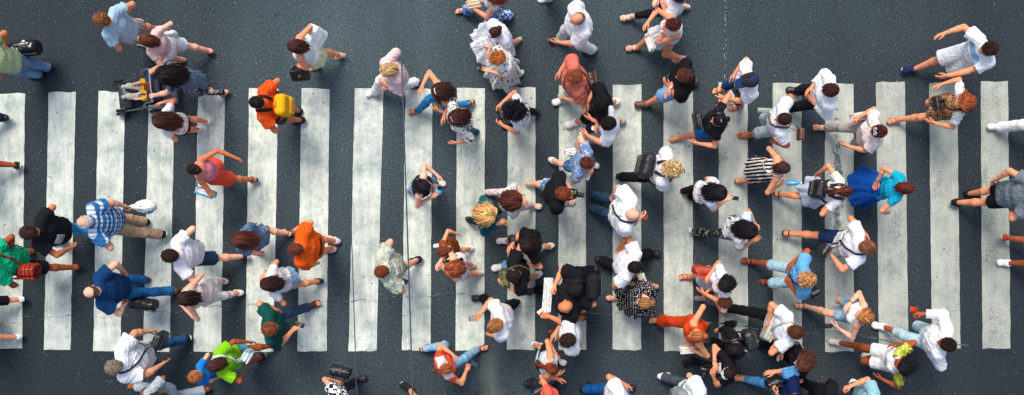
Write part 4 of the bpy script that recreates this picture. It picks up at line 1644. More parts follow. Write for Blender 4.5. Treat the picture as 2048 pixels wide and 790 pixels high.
def ground():
    # one sheet of asphalt out to the horizon
    S = 400
    me = bpy.data.meshes.new('road')
    me.from_pydata([(-S, -S, 0), (S, -S, 0), (S, S, 0), (-S, S, 0)], [], [(0, 1, 2, 3)])
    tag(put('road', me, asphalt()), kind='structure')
    tops = [(-108, -54, 188), (-6, 50, 187), (97, 151, 184), (197, 250, 183), (298, 349.5, 183), (396, 450, 183), (498, 556, 177), (603, 659, 177), (710, 767, 177), (811, 865, 178), (914, 970, 176),
            (1016, 1071, 174), (1118, 1172, 172), (1226, 1283, 169), (1327, 1386, 168), (1437, 1495, 165), (1545, 1603, 166), (1650, 1707, 167), (1752, 1810, 165), (1858, 1914, 165), (1961, 2016, 163), (2066, 2120, 163)]
    bots = [(-124, -66, 698), (-18, 44, 697), (88, 141, 699), (186, 241, 702), (286, 339, 704), (387, 442, 704), (491, 547, 704), (595, 653, 703), (697, 753, 702), (804, 861, 701), (911, 968, 700),
            (1014, 1070, 700), (1117, 1172, 700), (1225, 1282, 700), (1328, 1386, 702), (1438, 1496, 703), (1546, 1604, 703), (1650, 1708, 703), (1758, 1817, 698), (1864, 1921, 697), (1965, 2021, 697), (2070, 2124, 697)]
    mp = paint()
    r = np.random.default_rng(3)
    for (a, b, y0), (c, d, y1) in zip(tops, bots):
        # a coat of paint with slightly ragged edges, 4 mm above the road
        ny, nx = 90, 5
        t = np.linspace(0, 1, ny)
        lo = a + (c - a) * t + np.convolve(r.normal(0, .55, ny + 4), [.2, .3, .3, .2], 'same')[2:-2]
        hi = b + (d - b) * t + np.convolve(r.normal(0, .55, ny + 4), [.2, .3, .3, .2], 'same')[2:-2]
        V = []
        for i in range(ny):
            for j in range(nx):
                u = lo[i] + (hi[i] - lo[i]) * j / (nx - 1)
                vv = y0 + (y1 - y0) * t[i] + (r.normal(0, .9) if i in (0, ny - 1) else 0)
                V.append(wpt(u, vv, .004))
        i, j = np.meshgrid(np.arange(ny - 1), np.arange(nx - 1), indexing='ij')
        i, j = i.ravel(), j.ravel()
        Q = np.stack([i * nx + j, (i + 1) * nx + j, (i + 1) * nx + j + 1, i * nx + j + 1], 1)
        tag(MB().add(V, Q).build('crossing_stripe', mp, smooth=False), kind='structure')
    # the crack that runs across road and paint
    ck = [(40, 634), (92, 637), (140, 631), (186, 634), (241, 632), (290, 630), (318, 622), (345, 626), (388, 617), (420, 614), (442, 612), (480, 610), (520, 607), (547, 611), (600, 607), (650, 604), (700, 600), (753, 602), (800, 592), (835, 594),
          (862, 592), (905, 586), (935, 590), (968, 594), (1014, 610), (1045, 613), (1070, 611), (1110, 619), (1150, 622), (1172, 624), (1225, 629), (1260, 626), (1320, 634), (1386, 643), (1438, 648), (1470, 654), (1496, 653), (1545, 660),
          (1604, 668), (1650, 664), (1708, 668), (1745, 676), (1800, 686), (1850, 684), (1921, 692), (1990, 702), (2060, 704)]
    mc = simple('crack_gap', '#1b2027', .95, .1)
    P = np.array([wpt(u, v, .006) for u, v in ck])
    Q = resample(P, 420)
    Q[:, 1] += np.convolve(r.normal(0, .022, 424), [.25, .25, .25, .25], 'same')[2:-2]
    wd = np.abs(np.convolve(r.normal(0, 1, 426), np.ones(7) / 3, 'same')[3:-3]) * .0034 + .0013
    wd = wd * np.interp(Q[:, 0], [-2, 2.3, 2.8, 3.8, 4.5], [.7, .9, 1.8, 1.5, .9])
    up, dn = Q + np.stack([0 * wd, wd, 0 * wd], 1), Q - np.stack([0 * wd, wd, 0 * wd], 1)
    V = np.concatenate([dn, up])
    k = np.arange(419)
    Fq = np.stack([k, k + 1, k + 421, k + 420], 1)
    on = np.zeros(419, bool)
    for (a, b, y0), (c, d, y1) in zip(tops, bots):
        on |= (Q[:-1, 0] > wpt(a * .13 + c * .87, 640)[0]) & (Q[:-1, 0] < wpt(b * .13 + d * .87, 640)[0])
    tag(MB().add(V, Fq[on]).build('paint_crack', mc, smooth=False), kind='structure')
    keep = ~on & (r.random(419) > .5)
    tag(MB().add(V, Fq[keep]).build('asphalt_crack', simple('crack_crumbs', '#76838a', .95, .1), smooth=False), kind='structure')
    # pale dashed seam in the asphalt beyond the crossing
    y = np.linspace(-20, 176, 60)
    sm = MB()
    for q in y:
        if r.random() < .55: continue
        c_ = wpt(1451 + r.normal(0, 1.2), q, .005)
        w_, h_ = r.uniform(.004, .009), r.uniform(.008, .022)
        an = np.arange(6) / 6 * 6.283
        rr_ = r.uniform(.6, 1.3, 6)
        V = np.concatenate([[c_], c_ + np.stack([w_ * rr_ * np.cos(an), h_ * rr_ * np.sin(an), 0 * an], 1)])
        sm.add(V, np.stack([0 * np.arange(6), 1 + np.arange(6), 1 + (np.arange(6) + 1) % 6, 1 + (np.arange(6) + 1) % 6], 1))
    tag(sm.build('road_seam', simple('seam_filler', '#98a4a6', .9, .1), smooth=False), kind='structure')
    # bits of grit and paper on the road
    gr = MB()
    for q in range(900):
        c_ = wpt(r.uniform(-20, 2070), r.uniform(-20, 810), .008)
        V, F = solid_chip(r)
        gr.add(V * r.uniform(.003, .007) + c_, F)
    tag(gr.build('grit', simple('grit', '#b9beb8', .9, .1), smooth=False), kind='stuff', label='pale specks of grit scattered over the dark road')


def solid_chip(r):
    V = np.array([(1, 0, 0), (-1, 0, 0), (0, 1, 0), (0, -1, 0), (0, 0, .6), (0, 0, -.6)], float) * r.uniform(.5, 1.4, (6, 1))
    F = np.array([(0, 2, 4), (2, 1, 4), (1, 3, 4), (3, 0, 4), (2, 0, 5), (1, 2, 5), (3, 1, 5), (0, 3, 5)])
    return V, np.concatenate([F, F[:, 2:]], 1)


def wires():
    z = 6.0
    m = simple('cable_sheath', '#3c464f', .45, .5)
    for (u0, u1, lab, rad) in ((688, 713.5, 'thin dark overhead cable passing beside the orange shirted man', .0045), (799.5, 825.5, 'thin dark overhead cable passing over the man in pale camouflage shirt', .0068)):
        a, b = wpt(u0, 0, z), wpt(u1, 790, z)
        d = (b - a)
        t = np.linspace(-6, 7, 60)
        P = a + d * t[:, None]
        P[:, 2] += .004 * (t - .5) ** 2 * 4
        o = MB().tube(P, rad, 8).build('overhead_cable', m)
        tag(o, lab, 'cable', 'overhead cables above the crossing')


def light():
    w = bpy.data.worlds.new('World')
    scene.world = w
    w.use_nodes = True
    t = w.node_tree
    bg = t.nodes['Background']
    sky = t.nodes.new('ShaderNodeTexSky')
    sky.sky_type = 'NISHITA'
    sky.sun_disc = False
    EL, AZ = math.radians(58), math.radians(-20)     # AZ: compass-like, from +Y towards +X
    sky.sun_elevation = EL
    sky.sun_rotation = AZ
    sky.air_density, sky.dust_density, sky.ozone_density = 1.0, 3.0, 1.0
    t.links.new(sky.outputs[0], bg.inputs[0])
    bg.inputs[1].default_value = .12
    L = bpy.data.lights.new('sun', 'SUN')
    L.energy = 1.7
    L.angle = math.radians(22)
    L.color = (1, .93, .84)
    o = bpy.data.objects.new('sun', L)
    col.objects.link(o)
    d = Vector((math.sin(AZ) * math.cos(EL), math.cos(AZ) * math.cos(EL), math.sin(EL)))
    o.rotation_euler = (-d).to_track_quat('-Z', 'Y').to_euler()
    vs = scene.view_settings
    vs.view_transform = 'Standard'
    vs.look = 'None'
    vs.exposure = EXPOSURE
    vs.gamma = 1
    cam = bpy.data.cameras.new('camera')
    cam.sensor_width = 36
    cam.lens = 36 * SC * CAMZ / W0
    cam.clip_end = 1000
    c = bpy.data.objects.new('camera', cam)
    col.objects.link(c)
    c.location = (0, 0, CAMZ)
    scene.camera = c


EXPOSURE = 0.78
ground()
wires()
light()
# ---------------------------------------------------------------- the crowd
W_, B_ = '#f3f4f1', '#1b1a20'
SNK = ('sneaker', '#f0f0ec', '#f4f4f0')
SNB = ('sneaker', '#1f2226', '#eceae4')
SDB = ('sandal', '#1c1718', '#2a2020')
SDT = ('sandal', '#c99a78', '#8a6448')
SDW = ('sandal', '#efe6da', '#d9c9b4')
BRN = ('shoe', '#5c3524', '#2c1c16')
BLK = ('shoe', '#1b1a1c', '#141416')
LGT = ('shoe', '#efe9e2', '#d8d2c8')


def hw(s, sd): return to_world(s, s.hnd[sd])


# --- top, towards the near kerb
p = person('sandy-haired boy in pale blue tee and pink plaid shorts', (206, 40), 165, 1.70, 'm', 'l', ('short', '#80502c'), T('#a7c3cf'), T(('#d9b4b4', 'plaid', '#8a4a56', '#f0e4e0'), len=.5),
           SNK, [(322, 62)], (236, 79, .95), (264, 17, .95))
p = person('girl in pink top and white shorts beside the boy in pale blue', (292, 80), 172, 1.62, 'f', 'p', ('bob', '#5e3420'), T('#efc3bb', sl=.25), T('#eef0ee', len=.38, fit=.02), SDT, [(417, 102), (358, 119)],
           (324, 127, .9), (328, 64, .95), band=('#c9a18c', .5, .5), hlen=.8)
plastic_bag('crumpled white carrier bag held by girl in pink top', 345, 68, .82, (.13, .10, .26), '#dfe2df', hw(p, 1), 11)
p = person('woman with long black hair and striped navy dress pushing the stroller', (328, 150), 190, 1.68, 'f', 'p', ('long', '#1a1014'),
           T(('#2f465c', 'fine', '#7f93a4'), name='dress', sl=.28, skirt=dict(len=.50, flare=.07, n=9, amp=.06)), T(('#16161a', 'floral', '#9fb0bb', '#20242a'), fit=.004),
           SDT, [(448, 186)], (300, 195, 1.0), (304, 139, 1.0), ('grip', 'grip'), ('down', 'down'), pitch=30, hvol=1.15)
MOM = p
STR = p
p = person('toddler with auburn hair and yellow shirt sitting in the stroller', (303, 174), 186, 1.02, 'f', 'p', ('short', '#7c4426'), T('#f0a424', sl=.6, fit=.02), T('#a9a79c', len=.55), ('sneaker', '#9aa4a6', '#e0e0dc'),
           [(266, 195), (266, 176)], None, None, hz=.46, fz=.30, lean=-34, pitch=0)
KID = p
p = person('girl with long brown hair and white tee with red flowers', (318, 240), 178, 1.52, 'f', 'l', ('long', '#46281c'), T(('#f0f0ec', 'flowers', '#d2452e'), sl=.3), T('#54261f', name='skirt', len=.36, flare=.04), LGT,
           [(413, 243), (390, 258)], (340, 263, .85), (323, 201, .95))
# --- cropped by the frame on the near side of the green tee man
p = person('man in pale green tee and jeans walking out of frame', (-45, 108), 183, 1.78, 'm', 'm', ('short', '#4a3020'), T('#b9c793'), T(('#5f83aa', 'denim', '#8fb0cc')), BLK, [(90, 136)], (-10, 150, .9), (18, 84, .95))
o = bag('black travel bag with pale labels carried by man in pale green', 52, 96, .55, (.44, .24, .30), '#17171b', 8, 'travel_bag', 'travel bag', hand=hw(p, 1))
for q in ((-.1, -.02, 10), (.1, .03, -20), (.02, .05, 35)):
    MB().bx((q[0], q[1], .142), (.045, .03, .004), Rz(q[2]), .3).build('label_patch', simple('label', '#d6dada', .6, .2), o)
person('navy trouser leg and dark shoe stepping in beyond the striped kerb edge', (-186, 238), 180, 1.76, 'm', 'm', ('short', '#2a1c16'), T('#30405c'), T('#1b2740'), ('shoe', '#1b2434', '#12161e'), [(12, 236)])
person('bare-legged walker in black and white sneakers leaving the crossing', (-157, 331), 180, 1.72, 'm', 't', ('short', '#2a1c16'), T('#c9ccd0'), T('#3a4048', len=.5), SNB, [(38, 331)])
person('walker in dark navy jeans whose pointed shoe enters beside the green tee', (-172, 488), 181, 1.74, 'm', 'm', ('buzz', '#2a1c16'), T('#56606c'), T('#1a2333'), ('shoe', '#141d33', '#10131a'), [(22, 487)])
p = person('man in bright green tee with red bag and black shorts', (-28, 527), 183, 1.78, 'm', 't', ('short', '#2a1c16'), T('#12b37a', fit=.028), T('#1c1a20', len=.5, fit=.02), ('slide', '#1b1d22', '#22242a'), [(152, 534)], (34, 574, .85), (30, 500, 1.0))
o = bag('red striped shoulder bag on man in green tee', 55, 541, 1.0, (.34, .22, .28), '#b53a26', 0, 'shoulder_bag', 'shoulder bag', s=p, ss=1, mat=cloth('#b23a26', 'stripe', '#6b1f1a', '#000000', .8))
person('walker in black trousers and white slip-ons below the red bag', (-142, 602), 180, 1.66, 'f', 'l', ('bob', '#3a241a'), T('#2a2a30'), T('#1a191e', len=.82, fit=.022), ('shoe', '#f0ece6', '#f3f0ea'), [(46, 598)])
person('walker in black polka dot skirt and silver white sneakers', (-138, 672), 180, 1.64, 'f', 'l', ('long', '#3a241a'), T('#e4e4e2'), T(('#1a161b', 'dots', '#e6dfdc', '#000000', 1.3), name='skirt', len=.55, flare=.08), ('sneaker', '#dfe2e4', '#f4f4f0'), [(38, 673)])
# --- walkers heading for the near kerb
p = person('young man in black tee with grey back print and bright jeans', (60, 465), 182, 1.78, 'm', 'm', ('short', '#38231a'), T(B_, fit=.03), T(('#1f7fc4', 'denim', '#4aa5dc')), SNB, [(205, 464), (118, 482)], (147, 498, .92), (88, 430, .95), twist=0)
patch(p, 126, 478, 1.12, (.13, .17), '#b9c2c6')
p = person('white-haired older man in blue striped shirt and beige trousers', (170, 444), 181, 1.74, 'm', 'p', ('balding', '#e6ded4'), T(('#2d6ea6', 'plaid', '#d6e2ea', '#1f4f80'), fit=.034, hem=.16, sl=.36), T('#b3967a', fit=.024), SNB,
           [(325, 469), (284, 444)], (222, 486, .95), (257, 411, .85), ('relaxed', 'grip'), g=1.14)
plastic_bag('full white carrier bag in hand of man in blue striped shirt', 290, 413, .62, (.34, .2, .30), '#eef0ee', hw(p, 1), 21, '#3f8fb8')
p = person('man in white tee and navy shorts with black ankle sneakers', (342, 511), 176, 1.76, 'm', 'p', ('short', '#2c1a14'), T(W_, fit=.028), T('#243c5a', len=.45, fit=.02), SNB, [(487, 512)], (386, 549, .95), (373, 467, .98))
p = person('bald man in dark blue tee and blue jeans', (184, 584), 180, 1.78, 'm', 'p', ('balding', '#5a4638'), T('#123a66', fit=.03), T(('#14508c', 'denim', '#2b74ae')), BRN, [(350, 580), (284, 560)], (254, 611, .85), (252, 538, .92), ('grip', 'relaxed'), g=1.08)
bag('black jacket-like duffel hanging from hand of man in dark blue tee', 288, 607, .55, (.42, .16, .26), '#1a191d', -8, 'duffel_bag', 'duffel bag', hand=hw(p, -1))
p = person('woman with dark hair, pale pink top and white cropped trousers', (368, 597), 176, 1.66, 'f', 'p', ('long', '#2a1818'), T('#efd6d1', sl=.0), T('#f2f3ef', len=.84), ('shoe', '#eeeae6', '#d8d2ca'), [(477, 585), (442, 562)], (366, 618, 1.1), (374, 572, 1.1), hlen=.6)
p = person('heavy grey-haired man in loose white shirt with black shoulder bag', (230, 733), 197, 1.78, 'm', 'l', ('short', '#857b68'), T('#f1f4f3', fit=.04, sl=.40, hem=.18, cr=.011), T(('#1f3f68', 'denim', '#2f5a88')), SNB, [(372, 677)], (331, 727, .98), (307, 657, 1.0), ('flat', 'hold'), g=1.2)
o = bag('big black shoulder bag slung on man in loose white shirt', 320, 680, .98, (.26, .16, .34), '#19171b', 70, 'shoulder_bag', 'shoulder bag', s=p, ss=-1)
p = person('walker in grey clothes with tan bag at the photo bottom edge', (287, 812), 182, 1.70, 'f', 't', ('long', '#5a3424'), T('#a9b7bc', sl=.5, fit=.025), T('#a9b5bb', fit=.02), ('sandal', '#8a4a2a', '#5a3420'), [(262, 772)], (312, 800, .95), (318, 776, .9))
bag('tan leather tote on walker in grey clothes', 301, 783, .9, (.28, .14, .22), '#a5572c', 10, 'tote_bag', 'tote bag', hand=hw(p, 1))
p = person('ginger-haired small child in bright blue tee', (392, 752), 190, 1.16, 'm', 'p', ('short', '#a8683a'), T('#1c7fd4', fit=.016), T('#2c4a72', len=.5), SNK, [], None, (418, 716, .7))
p = person('woman in lime green tee and denim shorts', (428, 732), 196, 1.66, 'f', 't', ('bob', '#43231c'), T('#86cc1b', sl=.36, fit=.026, hem=.06, cr=.008), T(('#3f93ac', 'denim', '#7cc0cf'), len=.36), SNB, [(547, 690), (522, 714)], (488, 755, .9), (505, 681, .92), hlen=.75)
bag('small white and blue striped pack on woman in lime green tee', 494, 711, 1.02, (.20, .13, .26), '#c9e0e6', 60, 'waist_pack', 'waist pack', s=p, ss=1, flap='#dfeaec', mat=cloth('#d3e4e8', 'hstripe', '#5f8fa4', '#000000', .7))
p = person('man in dark green tee holding a phone, brown sandals', (540, 657), 14, 1.75, 'm', 'l', ('short', '#80482c'), T('#0e4842', fit=.03), T(('#26384e', 'denim', '#45617c')), ('slide', '#4a2018', '#33160f'), [(624, 612)], (547, 613, .95), (594, 656, .98), ('relaxed', 'hold'), ('side', 'up'), pitch=22)
phone('dark phone in hand of man in dark green tee', 599, 649, 1.02, 65)
p = person('man in orange tee wearing a yellow backpack', (514, 205), 178, 1.76, 'm', 'm', ('buzz', '#20140f'), T('#f2541a', fit=.028), T('#30363e', len=.52, fit=.02), SNB, [(600, 241), (590, 222)], (546, 258, .95), (548, 180, .98), watch=('#22201f', -1))
backpack(p, 'bright yellow backpack with black straps on man in orange tee', '#efa912', (.31, .17, .42), None, .01, .0, canvas('#f0ac10'), sm=canvas('#1d1b1c'))
p = person('brown-haired woman in white tank top and pale yellow skirt', (589, 93), 188, 1.66, 'f', 'l', ('bob', '#44221a'), T('#eceeea', sl=0), T('#e6e8b6', name='skirt', len=.44, flare=.05), SDW, [(680, 112), (629, 133)], (603, 137, .82), (622, 69, .9), ('grip', 'grip'))
bag('stiff black handbag with gold clasp held by woman in pale skirt', 600, 147, .62, (.30, .12, .24), '#19171a', 4, lean=-48, hand=hw(p, -1), clasp='#c9a24a')
bag('puffy white tote on arm of woman in white tank top', 629, 73, .85, (.33, .20, .36), '#f0f1ee', 60, 'tote_bag', 'tote bag', lean=-30, hand=hw(p, 1), mat=canvas('#f2f2ee'))
p = person('blond woman in pink jacket and white trousers', (774, 141), 205, 1.66, 'f', 'p', ('bob', '#d3a873'), T('#efcdc7', sl=.9, fit=.03, hem=.14, cr=.009), T('#eeefe9', fit=.024), LGT, [(745, 186), (826, 166)], (766, 172, 1.0), None, ('hold', 'relaxed'), hlen=.7, hwide=.25)
bag('dusty pink purse in hands of blond woman in pink jacket', 768, 176, .98, (.16, .06, .11), '#b57f78', 30, 'purse', 'purse', hand=hw(p, -1))
p = person('brown-haired woman with silver hair clip in blue jeans', (876, 183), 192, 1.68, 'f', 'l', ('long', '#40221a'), T('#4e2a26', sl=0), T(('#1768a4', 'denim', '#3f93c8')), SDB, [(830, 223), (938, 207)], (876, 227, .98), (836, 173, 1.08), band=('#d8d4cc', .55, .1), hlen=.8)
p = person('auburn-haired woman in black and white floral blouse', (909, 238), 205, 1.66, 'f', 'l', ('long', '#47201a'), T(('#e6e3d8', 'floral', '#2a2a2c', '#e9e6dc'), sl=.5, fit=.024), T('#2a6478'), SDB, [(947, 267)], (912, 290, .95), (885, 233, 1.02), band=('#8c8c90', .5, .1), hlen=.85)
# --- top centre
p = person('woman in blue and white patterned trousers at the upper frame edge', (978, -14), 186, 1.68, 'f', 'l', ('long', '#8c3a26'), T(('#d8c8b0', 'floral', '#a8a294', '#efe6d6'), sl=.1), T(('#3b78c4', 'floral', '#dfe6ee', '#28406c', 1.1), flare=.04, fit=.02), SDB, [(927, 22), (1017, 32)], (938, 17, 1.0), (940, -12, 1.0), ('hold', 'hold'))
bag('beige woven bag in hands of woman in patterned trousers', 948, 8, 1.0, (.24, .12, .2), '#cdb99a', 10, hand=hw(p, -1), clasp='#b9b9b4', mat=canvas('#d2c0a2'))
p = person('woman in white tulle dress with two clips in brown hair', (990, 65), 212, 1.62, 'f', 'p', ('bun', '#46281d'), T('#eceeef', name='dress', sl=.22, fit=.03, skirt=dict(len=.58, flare=.26, n=9, amp=.06, back=.10), cr=.014, wl=.2), None, SDW, [], (978, 100, 1.0), None, pitch=26, band=('#e9e4da', .4, .45))
p = person('ginger-haired woman in white spotted dress holding a phone', (997, 116), 206, 1.64, 'f', 'p', ('short', '#b56a34'), T(('#eceae2', 'dots', '#4a4a52', '#000000', .5), name='dress', sl=.32, fit=.022, skirt=dict(len=.70, flare=.22, n=10, amp=.09), cr=.009), None, LGT, [(1038, 148)], (972, 143, 1.08), (975, 100, 1.0), ('hold', 'relaxed'), ('up', 'side'), pitch=30, hlen=1.7, band=('#e8c84a', .35, .55))
phone('black phone in hand of ginger-haired woman in spotted dress', 964, 137, 1.12, 110, scr='#1d2228')
p = person('balding man dressed all in white', (1155, 38), 196, 1.74, 'm', 'l', ('balding', '#746a5c'), T('#f2f2ec', fit=.036, sl=.44, hem=.16), T('#e6e9e8', fit=.024), ('shoe', '#3a241c', '#d8d4cc'), [(1115, 79), (1182, 101)], (1114, 88, .98), None, g=1.1)
person('white shoe of a walker entering at the upper frame edge', (1090, -78), 178, 1.74, 'm', 'm', ('short', '#3a241a'), T('#d9dcdc'), T('#dfe3e3'), SNK, [(1092, -4)])
p = person('woman in white blouse and black leggings cut by the upper frame edge', (1352, -12), 185, 1.68, 'f', 'p', ('long', '#4a2c20'), T('#f2f2ee', sl=.42, fit=.028), T('#1a181c', len=.86), SDW, [(1252, 35)], (1318, 14, 1.1), (1304, 2, 1.1), hlen=.6)
p = person('woman in white sleeveless dress with sunglasses on auburn hair', (1346, 50), 192, 1.66, 'f', 'l', ('short', '#4e211a'), T('#e6eae8', name='dress', sl=0, fit=.02, skirt=dict(len=.46, flare=.05, n=7, amp=.05)), None, SDW, [(1267, 97), (1359, 118)], (1320, 54, 1.28), (1287, 46, 1.08), ('grip', 'relaxed'), glasses=('#1c1a1c', '#2a2420'), watch=('#ece6da', -1), hlen=1.3)
bag('cream handbag with dark trim on woman in white dress', 1301, 88, .88, (.24, .11, .2), '#efe9db', -70, s=p, ss=-1, flap='#e8e0ce', clasp='#3a2620')
p = person('man in black tee with folded arms and denim shorts', (1369, 152), 184, 1.80, 'm', 'l', ('short', '#522f20'), T('#18171b', fit=.032), T(('#5f8fc2', 'denim', '#97bde0'), len=.52, fit=.02), BRN, [(1287, 208)], (1330, 172, 1.14), (1333, 186, 1.18), ('relaxed', 'relaxed'), ('in', 'in'), g=1.12, watch=('#c9cdd0', 1, '#e6eaea'))
p = person('man in white tee and navy cap', (1500, 162), 193, 1.74, 'm', 'l', ('short', '#3a241a'), T('#f2f3f1', fit=.026), T(('#1c3d66', 'denim', '#2a568a'), len=.55, fit=.02), SDB, [(1443, 180), (1474, 212)], (1443, 199, .95), (1466, 147, .98), cap_='#1c3156')
bag('small black cross-body pouch on man in navy cap', 1474, 184, 1.05, (.17, .08, .2), '#16161a', -60, 'pouch', 'pouch', s=p, ss=1)
p = person('woman in black lace top with dark pinned-up hair', (1437, 241), 186, 1.68, 'f', 'l', ('bun', '#17101a'), T(('#17151a', 'floral', '#2e2c32', '#0f0e12', 1.8), sl=.24, fit=.018), T(('#17589a', 'denim', '#3c82bc'), len=.42), SDT, [(1354, 276)], (1390, 291, .95), (1442, 202, .97), g=1.1, band=('#9fb4bc', .4, -.3))
bag('boxy black shoulder bag on woman in black lace top', 1396, 242, 1.0, (.26, .13, .24), '#1d1b1f', -80, 'shoulder_bag', 'shoulder bag', s=p, ss=1)
p = person('man in black tee and black shorts with white sneakers', (1201, 206), 194, 1.78, 'm', 'l', ('short', '#120e10'), T('#161519', fit=.034), T('#1b191d', len=.55, fit=.024), SNK, [(1147, 245)], (1180, 240, 1.0), (1170, 209, 1.06), ('relaxed', 'hold'), ('side', 'side'))
cup('clear plastic cup held by man in black tee and shorts', 1167, 215, 1.0, 'plastic cups held in the crowd')
p = person('man in white tee and grey shorts holding two cups', (1216, 247), 192, 1.74, 'm', 'l', ('short', '#15100e'), T(W_, fit=.028), T('#8f989e', len=.55, fit=.02), ('sneaker', '#a9b0b2', '#e8e8e4'), [(1165, 286)], (1168, 271, 1.05), (1192, 251, 1.08), ('hold', 'hold'))
cup('clear plastic cup in lower hand of man in white tee', 1163, 266, 1.0, 'plastic cups held in the crowd')
cup('clear plastic cup held against chest of man in white tee', 1186, 257, 1.05, 'plastic cups held in the crowd')
p = person('heavy man in coral shirt and pale jeans', (1148, 155), 197, 1.74, 'm', 'l', ('short', '#8a4a2c'), T('#d4705e', fit=.03, sl=.36, hem=.14), T(('#9fc2da', 'denim', '#c6dde8')), LGT, [(1121, 200)], (1131, 201, .95), (1117, 142, 1.0), g=1.2)
bag('brown and black shoulder bag behind man in coral shirt', 1181, 160, .98, (.24, .14, .32), '#3a2018', 100, 'shoulder_bag', 'shoulder bag', s=p, ss=1, flap='#6e3f2a')
p = person('man in long-sleeved pale blue white shirt and black trousers', (1660, 181), 180, 1.76, 'm', 'l', ('short', '#3e1f19'), T(('#eef3f5', 'band', '#bcdcec'), sl=.92, fit=.034, hem=.16, cr=.01), T('#19191e', fit=.02), BLK, [(1570, 217), (1590, 182)], (1622, 205, 1.05), (1617, 176, 1.08), ('relaxed', 'relaxed'), ('in', 'in'), pitch=22)
p = person('man in white tee and ripped pale denim shorts', (1567, 238), 181, 1.75, 'm', 'm', ('buzz', '#33201a'), T('#edf0ee', fit=.028, cr=.009), T(('#8fb4c6', 'denim', '#dfe9ea'), len=.54, fit=.024), ('thong', '#2a1c1a', '#4a342a'), [(1493, 270)], (1553, 290, .92), (1556, 219, 1.02), ('grip', 'grip'))
o = phone('grey flat folder carried by man in ripped denim shorts', 1538, 221, 1.0, 88, '#8c9490', None, (.07, .34), 4, 'folder', 'folder')
bag('slim brown satchel on man in ripped denim shorts', 1600, 268, .95, (.2, .07, .16), '#6a3f2a', 85, 'satchel', 'satchel', s=p, ss=-1)
p = person('woman in pink lace blouse with white sunglasses on her hair', (1756, 263), 182, 1.68, 'f', 'l', ('short', '#4a1a1c'), T(('#ecd6cf', 'floral', '#f6ebe6', '#dcb8b0', 1.6), sl=.36, fit=.03, cr=.01), T('#b3a9a2', fit=.014, len=.9), SDW, [(1641, 256)], (1686, 293, .9), (1709, 233, 1.02), ('grip', 'grip'), glasses=('#f3f5f4', '#6fa0b4'), hlen=1.2)
bag('pink and white handbag on arm of woman in lace blouse', 1722, 231, .95, (.3, .11, .2), '#e3c9c2', 10, hand=hw(p, 1), clasp='#6a4a40')
p = person('strawberry blond woman in leopard romper and red sandals', (1926, 206), 190, 1.68, 'f', 'l', ('long', '#9a4e2a'), T(('#b08058', 'leopard', '#2a1814'), name='romper', sl=0, fit=.016, bare=True, legs=dict(len=.36), sleeves=(('#f6f0ea',), .36, .014)), None, ('sandal', '#c23a22', '#8a2a18'), [(1787, 241)], (1862, 250, .92), (1876, 165, .93), twist=-4)
bag('black chain shoulder bag with pale lettering marks on woman in leopard romper', 1872, 207, .95, (.22, .08, .15), '#17161a', 100, 'shoulder_bag', 'shoulder bag', s=p, ss=-1, clasp='#e8e6e0')
p = person('man in white tee with blue chest band and white shorts', (1976, 98), 192, 1.80, 'm', 'l', ('short', '#331a19'), T(('#e9eff1', 'band', '#4b93c0'), fit=.03, hem=.16, cr=.01), T('#e8ecec', len=.52, fit=.026), ('sneaker', '#16294a', '#e8ecec'), [(1817, 141)], (1873, 159, .95), (1880, 64, 1.05), lean=8)
person('white-trousered walker entering from beyond the last stripe', (2150, 252), 180, 1.74, 'f', 'l', ('bob', '#5a3a28'), T('#c9d2d6'), T('#f2f3f0', fit=.024, flare=.03), LGT, [(1988, 255), (2095, 285)])
p = person('man in dark grey tee and black sports shorts', (2080, 388), 2, 1.80, 'm', 'l', ('short', '#2a1c16'), T('#6f7a80', fit=.028), T('#141417', len=.36, fit=.018), ('sneaker', '#17181c', '#1c1d20'), [(1913, 405), (1945, 387)], (1985, 356, 1.0), (2018, 424, .95))
person('bare-legged walker in red sneakers at the far kerb', (2200, 482), 0, 1.70, 'f', 't', ('pony', '#4a2c20'), T('#e8e4de'), T('#2a2f38', len=.36), ('sneaker', '#cf4426', '#f2f0ec'), [(2002, 474)])
person('bare-legged walker in white slip-ons beside the red sneakers', (2168, 545), 178, 1.70, 'm', 't', ('short', '#4a2c20'), T('#c9ccd0'), T('#4a5460', len=.5), ('shoe', '#f2f0ec', '#f2f0ec'), [(2010, 526)])
# --- walkers heading for the far kerb
p = person('woman in aqua tee and flowing royal blue skirt', (1813, 376), 354, 1.66, 'f', 'l', ('bob', '#5c2318'), T('#0fa3c2', sl=.25, fit=.016), T('#0d4fa6', name='skirt', len=.62, flare=.17, n=6, amp=.11, back=-.16), SDT, [], (1747, 363, .98), (1768, 431, .95), watch=('#1e9a94', -1), hlen=.5)
p = person('woman with brown ponytail and pale jacket tied at her waist', (1690, 383), 0, 1.66, 'f', 'l', ('pony', '#52281b'), T('#f2f3f0', sl=.3, fit=.018), T('#c3cfde', name='skirt', len=.34, flare=.10, n=5, amp=.12, back=-.06), SDB, [(1556, 388)], (1632, 341, .98), (1653, 406, .95))
backpack(p, 'small black leather backpack on woman with brown ponytail', '#17161a', (.29, .15, .32), None, .0, -.02)
p = person('man in white tee and navy shorts with waist bag', (1733, 494), 352, 1.76, 'm', 'l', ('short', '#7c4f34'), T('#f4f4f1', fit=.03), T('#1d3358', len=.42, fit=.02), SDB, [(1566, 466)], (1729, 461, 1.0), (1655, 512, .95))
bag('black waist bag with pale zips on man in navy shorts', 1648, 500, .98, (.20, .12, .22), '#1b1c20', 55, 'waist_bag', 'waist bag', s=p, ss=1, clasp='#cfd2d2')
